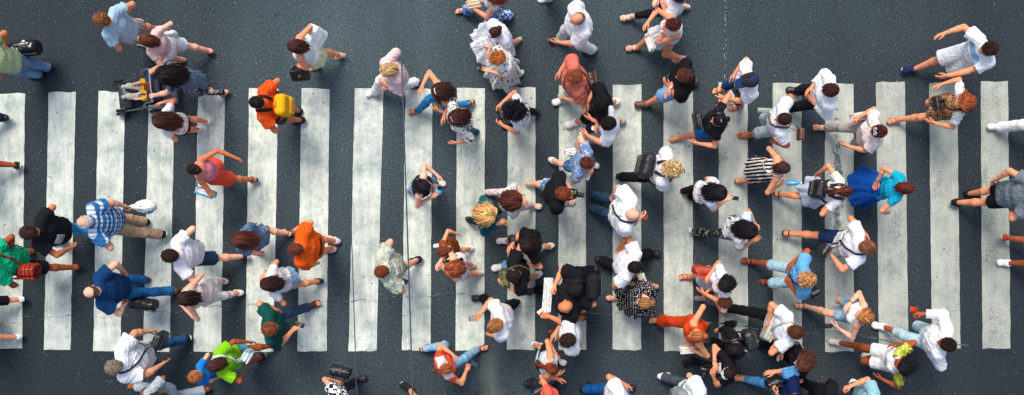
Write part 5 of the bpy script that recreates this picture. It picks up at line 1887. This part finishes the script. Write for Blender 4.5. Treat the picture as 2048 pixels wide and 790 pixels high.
p = person('woman in black and white striped strappy dress', (1566, 336), 2, 1.66, 'f', 'l', ('bob', '#3d211b'), T(('#161418', 'stripe', '#e6e2dc', '#000000', .9), name='dress', bare=True, fit=.014, skirt=dict(len=.62, flare=.07, n=8, amp=.08, back=-.08)), None, SDT, [(1480, 362)], (1560, 312, .95), (1560, 374, 1.02), ('relaxed', 'grip'), hlen=.45)
loc = hw(p, 1) + np.array([.05, 0, -.06])
Vb, Fb = lathe([(.001, 0), (.032, .0), (.034, .01), (.034, .13), (.03, .15), (.013, .185), (.013, .2), (.001, .2)])
Rb = np.array(Matrix.Rotation(math.radians(75), 3, 'Y'))
o = root_at(MB().add(Vb @ Rb.T, Fb), 'water_bottle', simple('bottle_plastic', '#3f9fd6', .2, .5), loc, 'blue water bottle in hand of woman in striped dress', 'bottle')
Vb, Fb = lathe([(.001, .2), (.016, .2), (.016, .222), (.001, .222)])
MB().add(Vb @ Rb.T, Fb).build('bottle_cap', plastic('#e8ecee'), o)
bag('small orange and white strap bag on woman in striped dress', 1532, 330, 1.0, (.2, .08, .18), '#cf6a3a', 80, 'shoulder_bag', 'shoulder bag', s=p, ss=1, flap='#e8e2d8')
p = person('woman with long black hair looking at a white-edged phone', (1439, 386), 350, 1.64, 'f', 'p', ('long', '#131116'), T('#f0f1ee', sl=.3, fit=.02), T('#17151a', fit=.012), ('sneaker', '#7c2026', '#d8d0cc'), [(1374, 383), (1388, 396)], None, (1459, 398, 1.12), ('relaxed', 'hold'), ('side', 'up'), pitch=32, hlen=.8)
phone('white-edged phone held by woman with long black hair', 1470, 396, 1.15, 80, '#f0f2f2', '#23282e')
p = person('blond curly-haired walker in white tee and black trousers', (1342, 338), 356, 1.74, 'm', 'p', ('curly', '#d2ad78'), T('#f3f3ef', fit=.03, sl=.36), T('#18171b', fit=.02), ('shoe', '#1d1b1e', '#eceae4'), [(1243, 354)], (1355, 330, 1.15), (1354, 347, 1.2), ('relaxed', 'hold'), ('up', 'up'), pitch=28, hvol=.9, hlen=.8)
backpack(p, 'large black leather backpack on blond curly-haired walker', '#1a1b1e', (.36, .18, .42), '#202225', .0, -.02)
phone('slim white phone raised by blond curly-haired walker', 1362, 342, 1.26, 95, '#e8ecec', '#39424a')
p = person('bald man in loose pale grey shirt and dark jeans', (1265, 429), 350, 1.78, 'm', 'p', ('bald', '#c0a080'), T('#eceeea', fit=.042, sl=.42, hem=.2, cr=.011), T(('#1c2a3c', 'denim', '#3a5c7c')), BLK, [(1192, 391), (1186, 415)], (1224, 387, .95), (1283, 436, 1.05), ('relaxed', 'hold'), g=1.12)
bag('narrow black cross-body case on bald man in pale grey shirt', 1262, 447, 1.22, (.05, .05, .09), '#19181b', 0, 'pouch', 'pouch', s=p, ss=1)
bag('rust-brown leather wallet held out by bald man in pale grey shirt', 1288, 434, 1.06, (.11, .07, .13), '#7c3522', 75, 'wallet', 'wallet')
p = person('woman in white top and camouflage trousers with long black hair', (1500, 461), 350, 1.64, 'f', 'l', ('long', '#150d10'), T('#f0f1ee', sl=.34, fit=.02), T(('#39403a', 'camo', '#191b1a', '#8d9088', 1.3), fit=.016), ('sneaker', '#d3d8da', '#f2f2ee'), [(1388, 462)], (1516, 452, 1.15), (1513, 482, 1.1), ('hold', 'hold'), ('up', 'up'), pitch=32, hlen=.8)
bag('light blue denim jacket bundled over arm of woman in camouflage trousers', 1490, 437, 1.15, (.24, .12, .16), '#4f95c8', 20, 'denim_jacket', 'jacket', mat=cloth('#3f8ac2', 'denim', '#7fb6dc'))
p = person('cropped-haired man in white tee and wide black trousers', (1270, 534), 346, 1.74, 'm', 'm', ('buzz', '#1c120f'), T('#f4f4f1', fit=.032), T('#17161a', fit=.024), BLK, [(1202, 520), (1304, 508)], (1236, 489, .98), (1262, 558, .98), turn=20)
paper('pale yellow paper in hand of man in wide black trousers', 1284, 556, 1.0, (.1, .14), 20, 15, '#e4e8c8', False)
p = person('woman in black polka dot off-shoulder dress with blond bun', (1288, 605), 182, 1.68, 'f', 'p', ('bun', '#95683f'), T(('#15141a', 'dots', '#eceae6', '#000000', 1.25), name='dress', bare=True, fit=.03, hem=.1, ruffle=.22, sleeves=(('#15141a', 'dots', '#eceae6', '#000000', 1.25), .5, .03), skirt=dict(len=.48, flare=.20, n=10, amp=.10)), None, SDT, [(1228, 595)], None, None, hvol=1.2)
p = person('woman in white top and pale skirt with flowing black hair', (1447, 569), 186, 1.66, 'f', 'l', ('long', '#140f12'), T('#f0f1ef', sl=.3, fit=.02), T('#d3dce8', name='skirt', len=.46, flare=.05), ('sandal', '#9a4a2a', '#7a3a22'), [(1374, 554)], (1402, 588, 1.0), (1412, 552, 1.05), ('relaxed', 'grip'), hlen=.75)
bag('rust-red leather tote on woman with flowing black hair', 1407, 541, .95, (.34, .15, .25), '#b23a20', -8, 'tote_bag', 'tote bag', hand=hw(p, 1))
p = person('boy in orange and white striped tee holding hands', (1449, 604), 177, 1.30, 'm', 'l', ('short', '#613420'), T(('#e56d26', 'hstripe', '#f2e8de', '#000000', .55), fit=.016), T('#5a6064', len=.5), ('sneaker', '#8c9494', '#d8dad6'), [(1403, 597)], None, (1408, 582, .9))
p = person('woman in orange-red sleeveless jumpsuit', (1393, 672), 186, 1.70, 'f', 'l', ('bun', '#a5622f'), T('#d8451b', name='jumpsuit', sl=0, fit=.022, legs=dict(len=.96, flare=.05), cr=.008), None, SDT, [(1314, 642)], (1379, 702, 1.0), (1402, 624, .98), g=1.08)
bag('white purse with red tag under arm of woman in orange jumpsuit', 1376, 698, 1.0, (.27, .1, .16), '#efe0d6', 4, 'purse', 'purse', hand=hw(p, -1), clasp='#c23a2a')
p = person('man in white tee and black trousers with pale grey bag', (1590, 663), 350, 1.76, 'm', 'l', ('short', '#50321f'), T('#f2f4f2', fit=.028), T('#17161a', fit=.018), BLK, [(1452, 614), (1560, 690)], (1530, 641, .98), (1548, 684, .98), pitch=20)
bag('pale grey canvas bag on man in white tee and black trousers', 1535, 665, .95, (.26, .13, .26), '#a9ada2', 65, 'shoulder_bag', 'shoulder bag', s=p, ss=-1, mat=canvas('#b4b8ae'))
p = person('dark-haired woman in black photographing, glasses on her hair', (1456, 745), 196, 1.68, 'f', 'l', ('bob', '#221012'), T(('#17151a', 'flowers', '#e6e4e0', '#000000', .5), sl=.3, fit=.02), T('#18161b'), ('sneaker', '#1c1a1e', '#2a2a2c'), [(1380, 722)], (1417, 750, 1.25), (1420, 727, 1.22), ('hold', 'hold'), pitch=24, glasses=('#e6eeee', '#58b8a8'), watch=('#c9c4bc', 1), hlen=.45)
camera('black camera aimed ahead by woman in black', 1410, 739, 1.28, 170, p)
patch(p, 1436, 735, 1.2, (.15, .2), '#c3c8ca', 'shirt_print', True)
backpack(person('woman in black jacket half hidden behind the photographing woman', (1468, 698), 200, 1.58, 'f', 'l', ('bob', '#141014'), T('#19171b', sl=.9, fit=.02), T('#17161a'), BLK, [], None, None, pitch=34, hlen=.5),
         'round black backpack with bottle loop beside orange jumpsuit', '#1b1b1f', (.30, .16, .34), '#232428', .0)
p = person('long-haired brunette in black with pale blue denim sleeve', (1604, 726), 186, 1.66, 'f', 'p', ('long', '#573222'), T(('#15141a', 'flowers', '#8fa4ae', '#000000', .4), sl=.3, fit=.018), T('#15141a'), ('sneaker', '#6fb0d0', '#eef2f2'), [(1512, 688)], (1560, 752, 1.0), (1558, 705, 1.0), pitch=20)
bag('pale blue denim jacket over shoulder of long-haired brunette', 1588, 744, 1.24, (.36, .16, .12), '#4f95c8', 195, 'denim_jacket', 'jacket', mat=cloth('#3f8ac2', 'denim', '#7fb6dc'))
p = person('walker in navy tee and bright blue jeans, hands clasped', (1592, 806), 176, 1.74, 'm', 'l', ('short', '#3a241a'), T('#10204c', fit=.028), T(('#2678bc', 'denim', '#6cb0dc'), fit=.012), SDT, [(1484, 757)], (1547, 782, 1.05), (1542, 737, 1.05), ('hold', 'relaxed'), ('in', 'in'))
bag('black bag with silver buckles on walker in navy tee', 1546, 765, 1.0, (.24, .13, .2), '#1b1b1f', 20, 'shoulder_bag', 'shoulder bag', s=p, ss=1, clasp='#d8dcdc')
p = person('walker in white hooded top at the lower frame edge', (1408, 812), 352, 1.74, 'm', 'l', ('short', '#6a4630'), T('#dde6e8', fit=.045, sl=.34, hem=.2), T('#4a5560'), SNK, [], (1396, 776, 1.05), None)
backpack(p, 'grey canvas backpack with dark straps on walker in white hooded top', '#7e8886', (.32, .17, .42), '#6a7474', .0, .0, canvas('#838e8b'))
p = person('walker in white shirt over blue jeans at the lower frame edge', (1252, 812), 8, 1.74, 'm', 'l', ('short', '#3a241a'), T('#f2f0e6', fit=.036, hem=.18), T(('#0f4f96', 'denim', '#2b74b8')), BLK, [(1172, 775)], (1250, 764, 1.05), None)
p = person('strawberry blond woman in white tank top and denim shorts', (1726, 633), 171, 1.66, 'f', 'p', ('long', '#b07040'), T('#f1f0ec', sl=0), T(('#5f90b4', 'denim', '#a8c8da'), len=.30), SDB, [(1603, 611)], (1668, 658, .98), (1690, 606, 1.05), watch=('#1c1a1c', 1), hlen=.7)
bag('small black purse held by strawberry blond woman in denim shorts', 1655, 651, .98, (.13, .05, .10), '#1a191c', 5, 'purse', 'purse', hand=hw(p, -1))
p = person('man with curly fair hair in light blue tee and pale denim shorts', (1611, 558), 183, 1.74, 'm', 't', ('curly', '#bd8a5c'), T('#66abd6', fit=.028), T(('#8fbccb', 'denim', '#bcdce2'), len=.54, fit=.02), SDB, [(1500, 524), (1540, 562)], (1572, 567, 1.08), (1582, 522, 1.0), ('grip', 'relaxed'), hlen=.55)
bag('black camera bag hanging behind man in light blue tee', 1628, 585, .95, (.18, .13, .2), '#17171a', 30, 'camera_bag', 'camera bag', s=p, ss=-1, clasp='#c9cfd0')
p = person('man in long-sleeved white shirt holding a red phone', (1893, 688), 168, 1.78, 'm', 't', ('short', '#22140f'), T(('#eff5f7', 'lower', '#d9ebf2'), sl=.93, fit=.034, hem=.16, cr=.01), T(('#a6cbda', 'denim', '#c9e2ea'), len=.72, fit=.02), SNK, [(1761, 652)], (1856, 700, .98), (1838, 622, 1.02), ('relaxed', 'grip'))
phone('red phone in hand of man in long-sleeved white shirt', 1828, 619, 1.02, 80, '#c63a20', '#c23418')
p = person('woman with long black hair, white shorts and chartreuse shirt', (1805, 732), 174, 1.68, 'f', 't', ('long', '#140f10'), T('#eef0f2', sl=0, fit=.014, hem=.04, sleeves=(('#b3b83a', 'floral', '#8f9430', '#d9da7c', .9), .36, .022)), T('#eef0ec', len=.33, fit=.016), ('sneaker', '#d6cdbc', '#efece4'), [(1669, 684), (1738, 712)], (1757, 761, .92), (1793, 682, 1.0))
p = person('walker in denim shirt with raised fist at the lower frame edge', (1748, 816), 172, 1.72, 'm', 'l', ('short', '#3a241a'), T(('#76aebf', 'denim', '#a8ccd2'), sl=.34, fit=.028), T('#2a3440'), SNK, [], None, (1693, 769, 1.05), ('relaxed', 'grip'))
p = person('walker in black jacket with white piping at the lower frame edge', (1662, 812), 168, 1.74, 'm', 'm', ('short', '#1c1412'), T(('#18161c', 'flowers', '#24222a', '#000000', .5), sl=.95, fit=.034), T('#17161a'), BLK, [], None, None)
# --- middle
p = person('woman with black bob and black tank top holding a teal phone', (847, 373), 352, 1.64, 'f', 'p', ('bob', '#131117'), T('#19171b', sl=0), T(('#4f7898', 'denim', '#8fb0c4')), LGT, [], (879, 349, 1.0), (868, 395, 1.05), ('relaxed', 'hold'), ('side', 'up'), pitch=26, watch=('#d8c8b8', 1))
phone('teal phone in hand of woman with black bob', 877, 384, 1.08, 75, '#1ba4bc', '#2fbcd0', (.06, .1))
bag('dusty pink purse at the waist of woman with black bob', 868, 377, .95, (.15, .08, .13), '#b58a88', 80, 'purse', 'purse', s=p, ss=-1)
p = person('man with cropped auburn hair in pale camouflage shirt', (763, 543), 192, 1.74, 'm', 'p', ('buzz', '#7c3c20'), T(('#b9c0a9', 'floral', '#8d957f', '#d8dccb', .9), fit=.038, sl=.34, hem=.18, cr=.011), T('#8a8672', len=.54, fit=.022), SNB, [(833, 520)], (794, 570, .95), (767, 494, .98), g=1.15)
phone('dark phone lowered beside man in pale camouflage shirt', 806, 562, .9, 70)
p = person('woman with broad straw-blond hair and teal jacket', (977, 430), 348, 1.64, 'f', 'p', ('long', '#dcab68'), T('#155d66', sl=.93, fit=.026), T('#1d2a30'), BLK, [(942, 440)], None, (1004, 447, 1.08), ('relaxed', 'hold'), ('side', 'up'), pitch=22, hvol=1.1, hlen=.74, hwide=.38)
paper('folded yellow paper in hand of straw-blond woman', 1009, 444, 1.08, (.07, .12), 60, 10, '#e2c158', False)
p = person('woman with brown braided hair and white tee, hands joined', (1030, 402), 352, 1.66, 'f', 'p', ('long', '#552a1e'), T('#f0f1ee', sl=.3, fit=.02), T('#e3cfc8'), ('shoe', '#e6c3b8', '#efd8d0'), [(1069, 411)], (1053, 399, 1.1), (1053, 411, 1.1), ('hold', 'hold'), ('in', 'in'), pitch=26, hlen=.75, hvol=1.2, hwide=.25, watch=('#22201f', -1))
p = person('auburn-haired man in black tee with camera on chest', (1126, 387), 350, 1.74, 'm', 'p', ('short', '#783c20'), T('#19181c', fit=.032), T(('#4b84b4', 'floral', '#dbe6ec', '#30608c'), len=.5, fit=.02), SDW, [(1063, 367)], (1143, 378, 1.1), (1142, 398, 1.1), ('hold', 'hold'), ('in', 'in'), pitch=26)
camera('black camera held by auburn-haired man in black tee', 1150, 388, 1.18, 260, p)
p = person('boy in blue patterned shirt with brown hair', (1173, 326), 344, 1.54, 'm', 'p', ('short', '#5f2c20'), T(('#557fae', 'floral', '#7b9cc2', '#c9b0ac', .9), fit=.026), T(('#2f68a4', 'floral', '#7fa4c8', '#204a7c'), len=.5), LGT, [(1108, 322)], (1152, 298, .95), (1177, 352, 1.0), ('grip', 'hold'))
bag('small white drawstring bag held by boy in blue patterned shirt', 1141, 303, .8, (.2, .1, .18), '#eeeae0', 10, 'drawstring_bag', 'bag', hand=hw(p, -1), mat=canvas('#f0ece2'))
paper('white ticket in hand of boy in blue patterned shirt', 1178, 350, 1.03, (.05, .16), -20, 10, '#eef0ee', False, 'ticket', 'ticket')
p = person('woman with big black curls and white tee', (1029, 222), 186, 1.66, 'f', 'l', ('curly', '#121015'), T('#f1f2ef', sl=.28, fit=.02), T('#23262c'), BLK, [], (1000, 252, 1.0), (997, 207, 1.05), ('hold', 'hold'), ('in', 'in'), pitch=24, hvol=1.3, hlen=1.5)
bag('black strapped handbag in front of woman with big black curls', 1003, 227, 1.0, (.24, .12, .18), '#17171b', -78, s=p, ss=1)
p = person('small girl in brown lace dress with arms spread', (886, 502), 196, 1.22, 'f', 'l', ('bun', '#6f3823'), T(('#9c5220', 'leopard', '#5f2e12', '#000000', 1.2), name='dress', sl=.1, fit=.016, skirt=dict(len=.3, flare=.06)), None, ('sneaker', '#f0f0ec', '#f2f2ee'), [(940, 497)], (870, 482, .95) and None, (919, 464, .8), ('relaxed', 'relaxed'))
p = person('auburn woman with bare shoulders and black striped top', (903, 539), 188, 1.66, 'f', 'p', ('long', '#9a4c2c'), T(('#1a181b', 'stripe', '#e6e2da', '#000000', .5), bare=True, fit=.014, hem=.04), T('#f0f1ec', len=.4, fit=.018), ('sandal', '#f0efea', '#f4f3ee'), [(939, 532), (955, 546)], (880, 532, 1.15), (873, 526, 1.12), ('hold', 'hold'), hlen=.55, hvol=1.2, hwide=.3)
p = person('long-haired woman in black tee and pale cropped jeans', (1053, 489), 184, 1.66, 'f', 'l', ('long', '#241412'), T('#19171a', sl=.3, fit=.024), T(('#9fc8d4', 'denim', '#c9e2e8'), len=.82), ('shoe', '#efe9e0', '#f2eee6'), [(1008, 482), (1097, 492)], (1046, 530, 1.0), (1018, 493, 1.05), pitch=26, hlen=.7)
bag('black structured handbag carried by long-haired woman in black tee', 1027, 489, 1.0, (.3, .13, .2), '#1a191c', -84, s=p, ss=-1)
p = person('cropped-haired man in black tee with olive chest pack', (1027, 552), 194, 1.74, 'm', 'l', ('buzz', '#241c14'), T('#19181c', fit=.03), T(('#4f8cba', 'denim', '#8abada'), len=.52), SNK, [(1001, 535), (1072, 550)], (1004, 570, 1.1), (1031, 521, 1.08), ('grip', 'grip'), pitch=22, watch=('#1c1a1c', -1))
bag('olive camouflage chest pack worn by cropped-haired man', 1010, 557, 1.15, (.3, .1, .26), '#5a5c36', -76, 'chest_pack', 'chest pack', s=p, ss=1, mat=cloth('#66683c', 'camo', '#3a3c24', '#84845a', 1.4))
p = person('man in black cap and black jacket reading newspapers', (1148, 578), 190, 1.78, 'm', 'l', ('short', '#1c1614'), T('#17171b', sl=.4, fit=.036, hem=.16), T('#17161a', fit=.02), BLK, [(1066, 580)], None, (1101, 575, 1.1), ('relaxed', 'grip'), ('side', 'side'), g=1.1, pitch=18, cap_='#1a1c22')
backpack(p, 'bulky black backpack on man in black cap', '#18181c', (.36, .18, .46), None, .0, .02, canvas('#1b1b20'))
paper('thick folded newspapers held by man in black cap', 1094, 590, 1.14, (.13, .5), -4, 6, '#eef0ea', True, 'newspaper', 'newspaper', .02, 40)
p = person('bald man in black tee holding a white leaflet', (1131, 613), 192, 1.76, 'm', 'm', ('bald', '#000000'), T('#17171b', fit=.034), T('#1a191d', fit=.02), BLK, [], (1091, 633, 1.1), None, ('hold', 'relaxed'), ('up', 'side'), g=1.15, pitch=22)
paper('small white leaflet in hand of bald man in black', 1084, 626, 1.14, (.1, .12), 40, 10, '#f2f3ef', False, 'leaflet', 'leaflet')
p = person('dark-haired man in white tee and beige shorts beside bald man', (1135, 679), 188, 1.74, 'm', 'l', ('short', '#352016'), T(('#f3f4f2', 'lower', '#cfe4f2'), fit=.03), T('#b9ad98', len=.52), BRN, [], None, (1107, 667, 1.05), hlen=1.2)
p = person('auburn ponytailed woman in pale overalls and white slip-ons', (1103, 736), 345, 1.62, 'f', 'l', ('pony', '#7c3519'), T('#cfdfe6', sl=0, fit=.014), T('#1d1d22', len=.52, fit=.018), ('shoe', '#eef0ec', '#f2f2ee'), [(1075, 691), (1119, 722)], (1115, 707, .98), (1117, 752, 1.0))
p = person('walker in coral top raising a hand at the lower frame edge', (1108, 806), 14, 1.66, 'f', 'l', ('bob', '#1c1416'), T('#e8634f', sl=.18, fit=.016), T('#2a2c32'), BLK, [], (1118, 753, 1.02), None)
bag('black shoulder bag beside walker in coral top', 1080, 779, .95, (.28, .16, .26), '#17161a', 30, 'shoulder_bag', 'shoulder bag', s=p, ss=1)
p = person('fair-haired man in white tee looking at his phone', (992, 649), 186, 1.72, 'm', 'l', ('short', '#a87040'), T('#f4f4f0', fit=.034, sl=.3), T('#19191d', fit=.02), BLK, [(961, 597), (1028, 605)], None, (953, 629, 1.12), ('relaxed', 'hold'), ('side', 'up'), pitch=28, turn=18)
phone('grey-screened phone held out by fair-haired man in white tee', 948, 636, 1.14, 95, '#1a1a1e', '#8b9498')
p = person('ponytailed woman in orange tee and pale jeans with phone', (893, 737), 16, 1.64, 'f', 'l', ('pony', '#8a4e2e'), T(('#e04a26', 'band', '#f4f2ee'), sl=.22, fit=.018), T(('#66a6d0', 'denim', '#a9cfe4')), SDB, [(961, 696), (851, 696)], (912, 706, 1.0), (942, 737, 1.1), ('hold', 'hold'), ('in', 'up'), pitch=24)
phone('black phone held out by ponytailed woman in orange tee', 950, 729, 1.14, 60)
p = person('walker in black and white checked shirt at the lower frame edge', (672, 812), 6, 1.66, 'f', 'l', ('bob', '#3a241a'), T(('#eef0ee', 'check', '#23242a', '#000000', 1.0), sl=.3, fit=.03, hem=.2), T('#2a2c32'), BLK, [], (672, 757, .98), None)
bag('black handbag held out by walker in checked shirt', 681, 742, .9, (.34, .18, .2), '#17161a', -12, hand=hw(p, -1), clasp='#c9ccd0')
person('bare-legged walker in black and white sneakers near the cable shadow', (828, 858), 150, 1.72, 'm', 'l', ('short', '#3a241a'), T('#c9ccd0'), T('#39414c', len=.5), SNB, [(816, 777)])
p = person('woman with long auburn-brown hair in denim dress', (477, 478), 166, 1.64, 'f', 'p', ('long', '#572a20'), T(('#3f6386', 'denim', '#6f93b2'), name='dress', sl=.34, fit=.024, skirt=dict(len=.46, flare=.06, n=6, amp=.06)), None, SDB, [(574, 466), (514, 504)], None, None, hlen=.85)
p = person('man in orange tee with dark lettering on the back', (592, 498), 178, 1.76, 'm', 'l', ('buzz', '#703822'), T('#f75c14', fit=.036, hem=.16), T('#c9c4b8', len=.5, fit=.02), ('sneaker', '#e8c8ba', '#f4f2ee'), [(668, 481), (657, 498)], None, (596, 452, .98), g=1.15)
patch(p, 629, 493, 1.15, (.24, .055), '#241d1f', 'back_lettering')
p = person('long-haired girl in white tee and light denim skirt', (534, 568), 178, 1.58, 'f', 'l', ('long', '#371a19'), T('#f0f1ef', sl=.3, fit=.02), T(('#79add4', 'denim', '#b4d4e8'), name='skirt', len=.36, flare=.05), ('shoe', '#1f1a1c', '#1f1a1c'), [(637, 562)], (548, 590, .92), (526, 546, 1.05), hlen=.7, watch=('#1c1a1c', 1))
p = person('dark-haired woman in pink tank top and coral shorts', (388, 339), 172, 1.66, 'f', 'm', ('bun', '#251311'), T('#e08390', sl=0), T('#ec5136', len=.44, fit=.026), SDB, [(505, 359)], (407, 371, .98), (477, 313, 1.1), ('grip', 'relaxed'))
bag('white tote with teal stripes held by woman in pink tank top', 412, 384, .75, (.30, .1, .28), '#e9eef0', -20, 'tote_bag', 'tote bag', hand=hw(p, -1), mat=cloth('#e9eef0', 'hstripe', '#26a6c4', '#000000', .35))


# --- the stroller, under the seated toddler
def stroller():
    s = KID
    def L(x, y, z): return to_world(s, np.array([x, y, z]))
    loc = L(0, 0, 0)
    Rw = s.world[:3, :3]
    al = simple('metal', '#8c9296', .35, .5, 0, .85)
    def tb(mb, pts, r): return mb.tube(np.array([Rw @ np.array(q) for q in pts]), r, 8)
    fr = MB()
    hl = (MOM.hnd[-1] + MOM.hnd[1]) / 2
    hy = ((to_world(MOM, hl) - loc) @ Rw)[1]
    for sx in (-.24, .24):
        tb(fr, [(sx, hy, 1.0), (sx, hy + .12, .95), (sx, .1, .42), (sx * .9, .52, .10)], .012)
        tb(fr, [(sx, .02, .52), (sx * 1.02, hy + .25, .13)], .011)
    tb(fr, [(-.24, hy, 1.0), (.24, hy, 1.0)], .016)
    tb(fr, [(-.235, hy + .25, .13), (.235, hy + .25, .13)], .010)
    tb(fr, [(-.21, .52, .12), (.21, .52, .12)], .010)
    root = fr.build('stroller', al)
    root.location = loc
    tag(root, 'child stroller with yellow-shirted toddler, pushed by woman in navy dress', 'stroller')
    st = MB()
    ca = canvas('#1f2733')
    st.bx(Rw @ np.array([0, .04, .33]), (.19, .17, .025), Rw, .5)
    Rb = Rw @ np.array(Matrix.Rotation(math.radians(18), 3, 'X'))
    st.bx(Rw @ np.array([0, -.24, .56]), (.19, .025, .26), Rb, .5)
    so = st.build('seat', ca, root)
    for sx in (-.16, .16):
        P = np.array([Rw @ np.array(q) for q in [(sx * .5, -.17, .74), (sx * .45, .05, .66), (sx * .5, .1, .40)]])
        MB().tube(resample(P, 12), .009, 6, .4).build('harness', canvas('#14161a'), so)
    MB().bx(Rw @ np.array([0, .44, .18]), (.18, .09, .012), Rw, .5).build('footrest', plastic('#2a2d31'), root)
    MB().bx(Rw @ np.array([0, -.2, .2]), (.19, .16, .07), Rw, .3).build('basket', canvas('#7d868a'), root)
    an = np.linspace(math.radians(20), math.radians(105), 9)
    V = np.array([[Rw @ np.array([x, -.30 + .2 * math.cos(t), .72 + .2 * math.sin(t)]) for x in np.linspace(-.22, .22, 7)] for t in an]).reshape(-1, 3)
    i, j = np.meshgrid(np.arange(8), np.arange(6), indexing='ij')
    i, j = i.ravel(), j.ravel()
    hood = MB().add(V, np.stack([i * 7 + j, (i + 1) * 7 + j, (i + 1) * 7 + j + 1, i * 7 + j + 1], 1)).build('hood', canvas('#263a58'), root)
    md = hood.modifiers.new('thickness', 'SOLIDIFY')
    md.thickness = .008
    for x, y, r in [(-.27, hy + .25, .12), (.27, hy + .25, .12), (-.25, .54, .09), (-.20, .54, .09), (.25, .54, .09), (.20, .54, .09)]:
        V, F = lathe([(r * .55, -.016), (r * .9, -.018), (r, -.008), (r, .008), (r * .9, .018), (r * .55, .016), (r * .55, -.016)], 22)
        Rx = Rw @ np.array(Matrix.Rotation(math.pi / 2, 3, 'Y'))
        w = MB().add(V @ Rx.T + Rw @ np.array([x, y, r]), F).build('wheel', simple('rubber', '#26272a', .7, .2), root)
        V, F = lathe([(.001, -.014), (r * .58, -.014), (r * .58, .014), (.001, .014)], 18)
        MB().add(V @ Rx.T + Rw @ np.array([x, y, r]), F).build('hub', plastic('#cfd3d2'), w)


stroller()
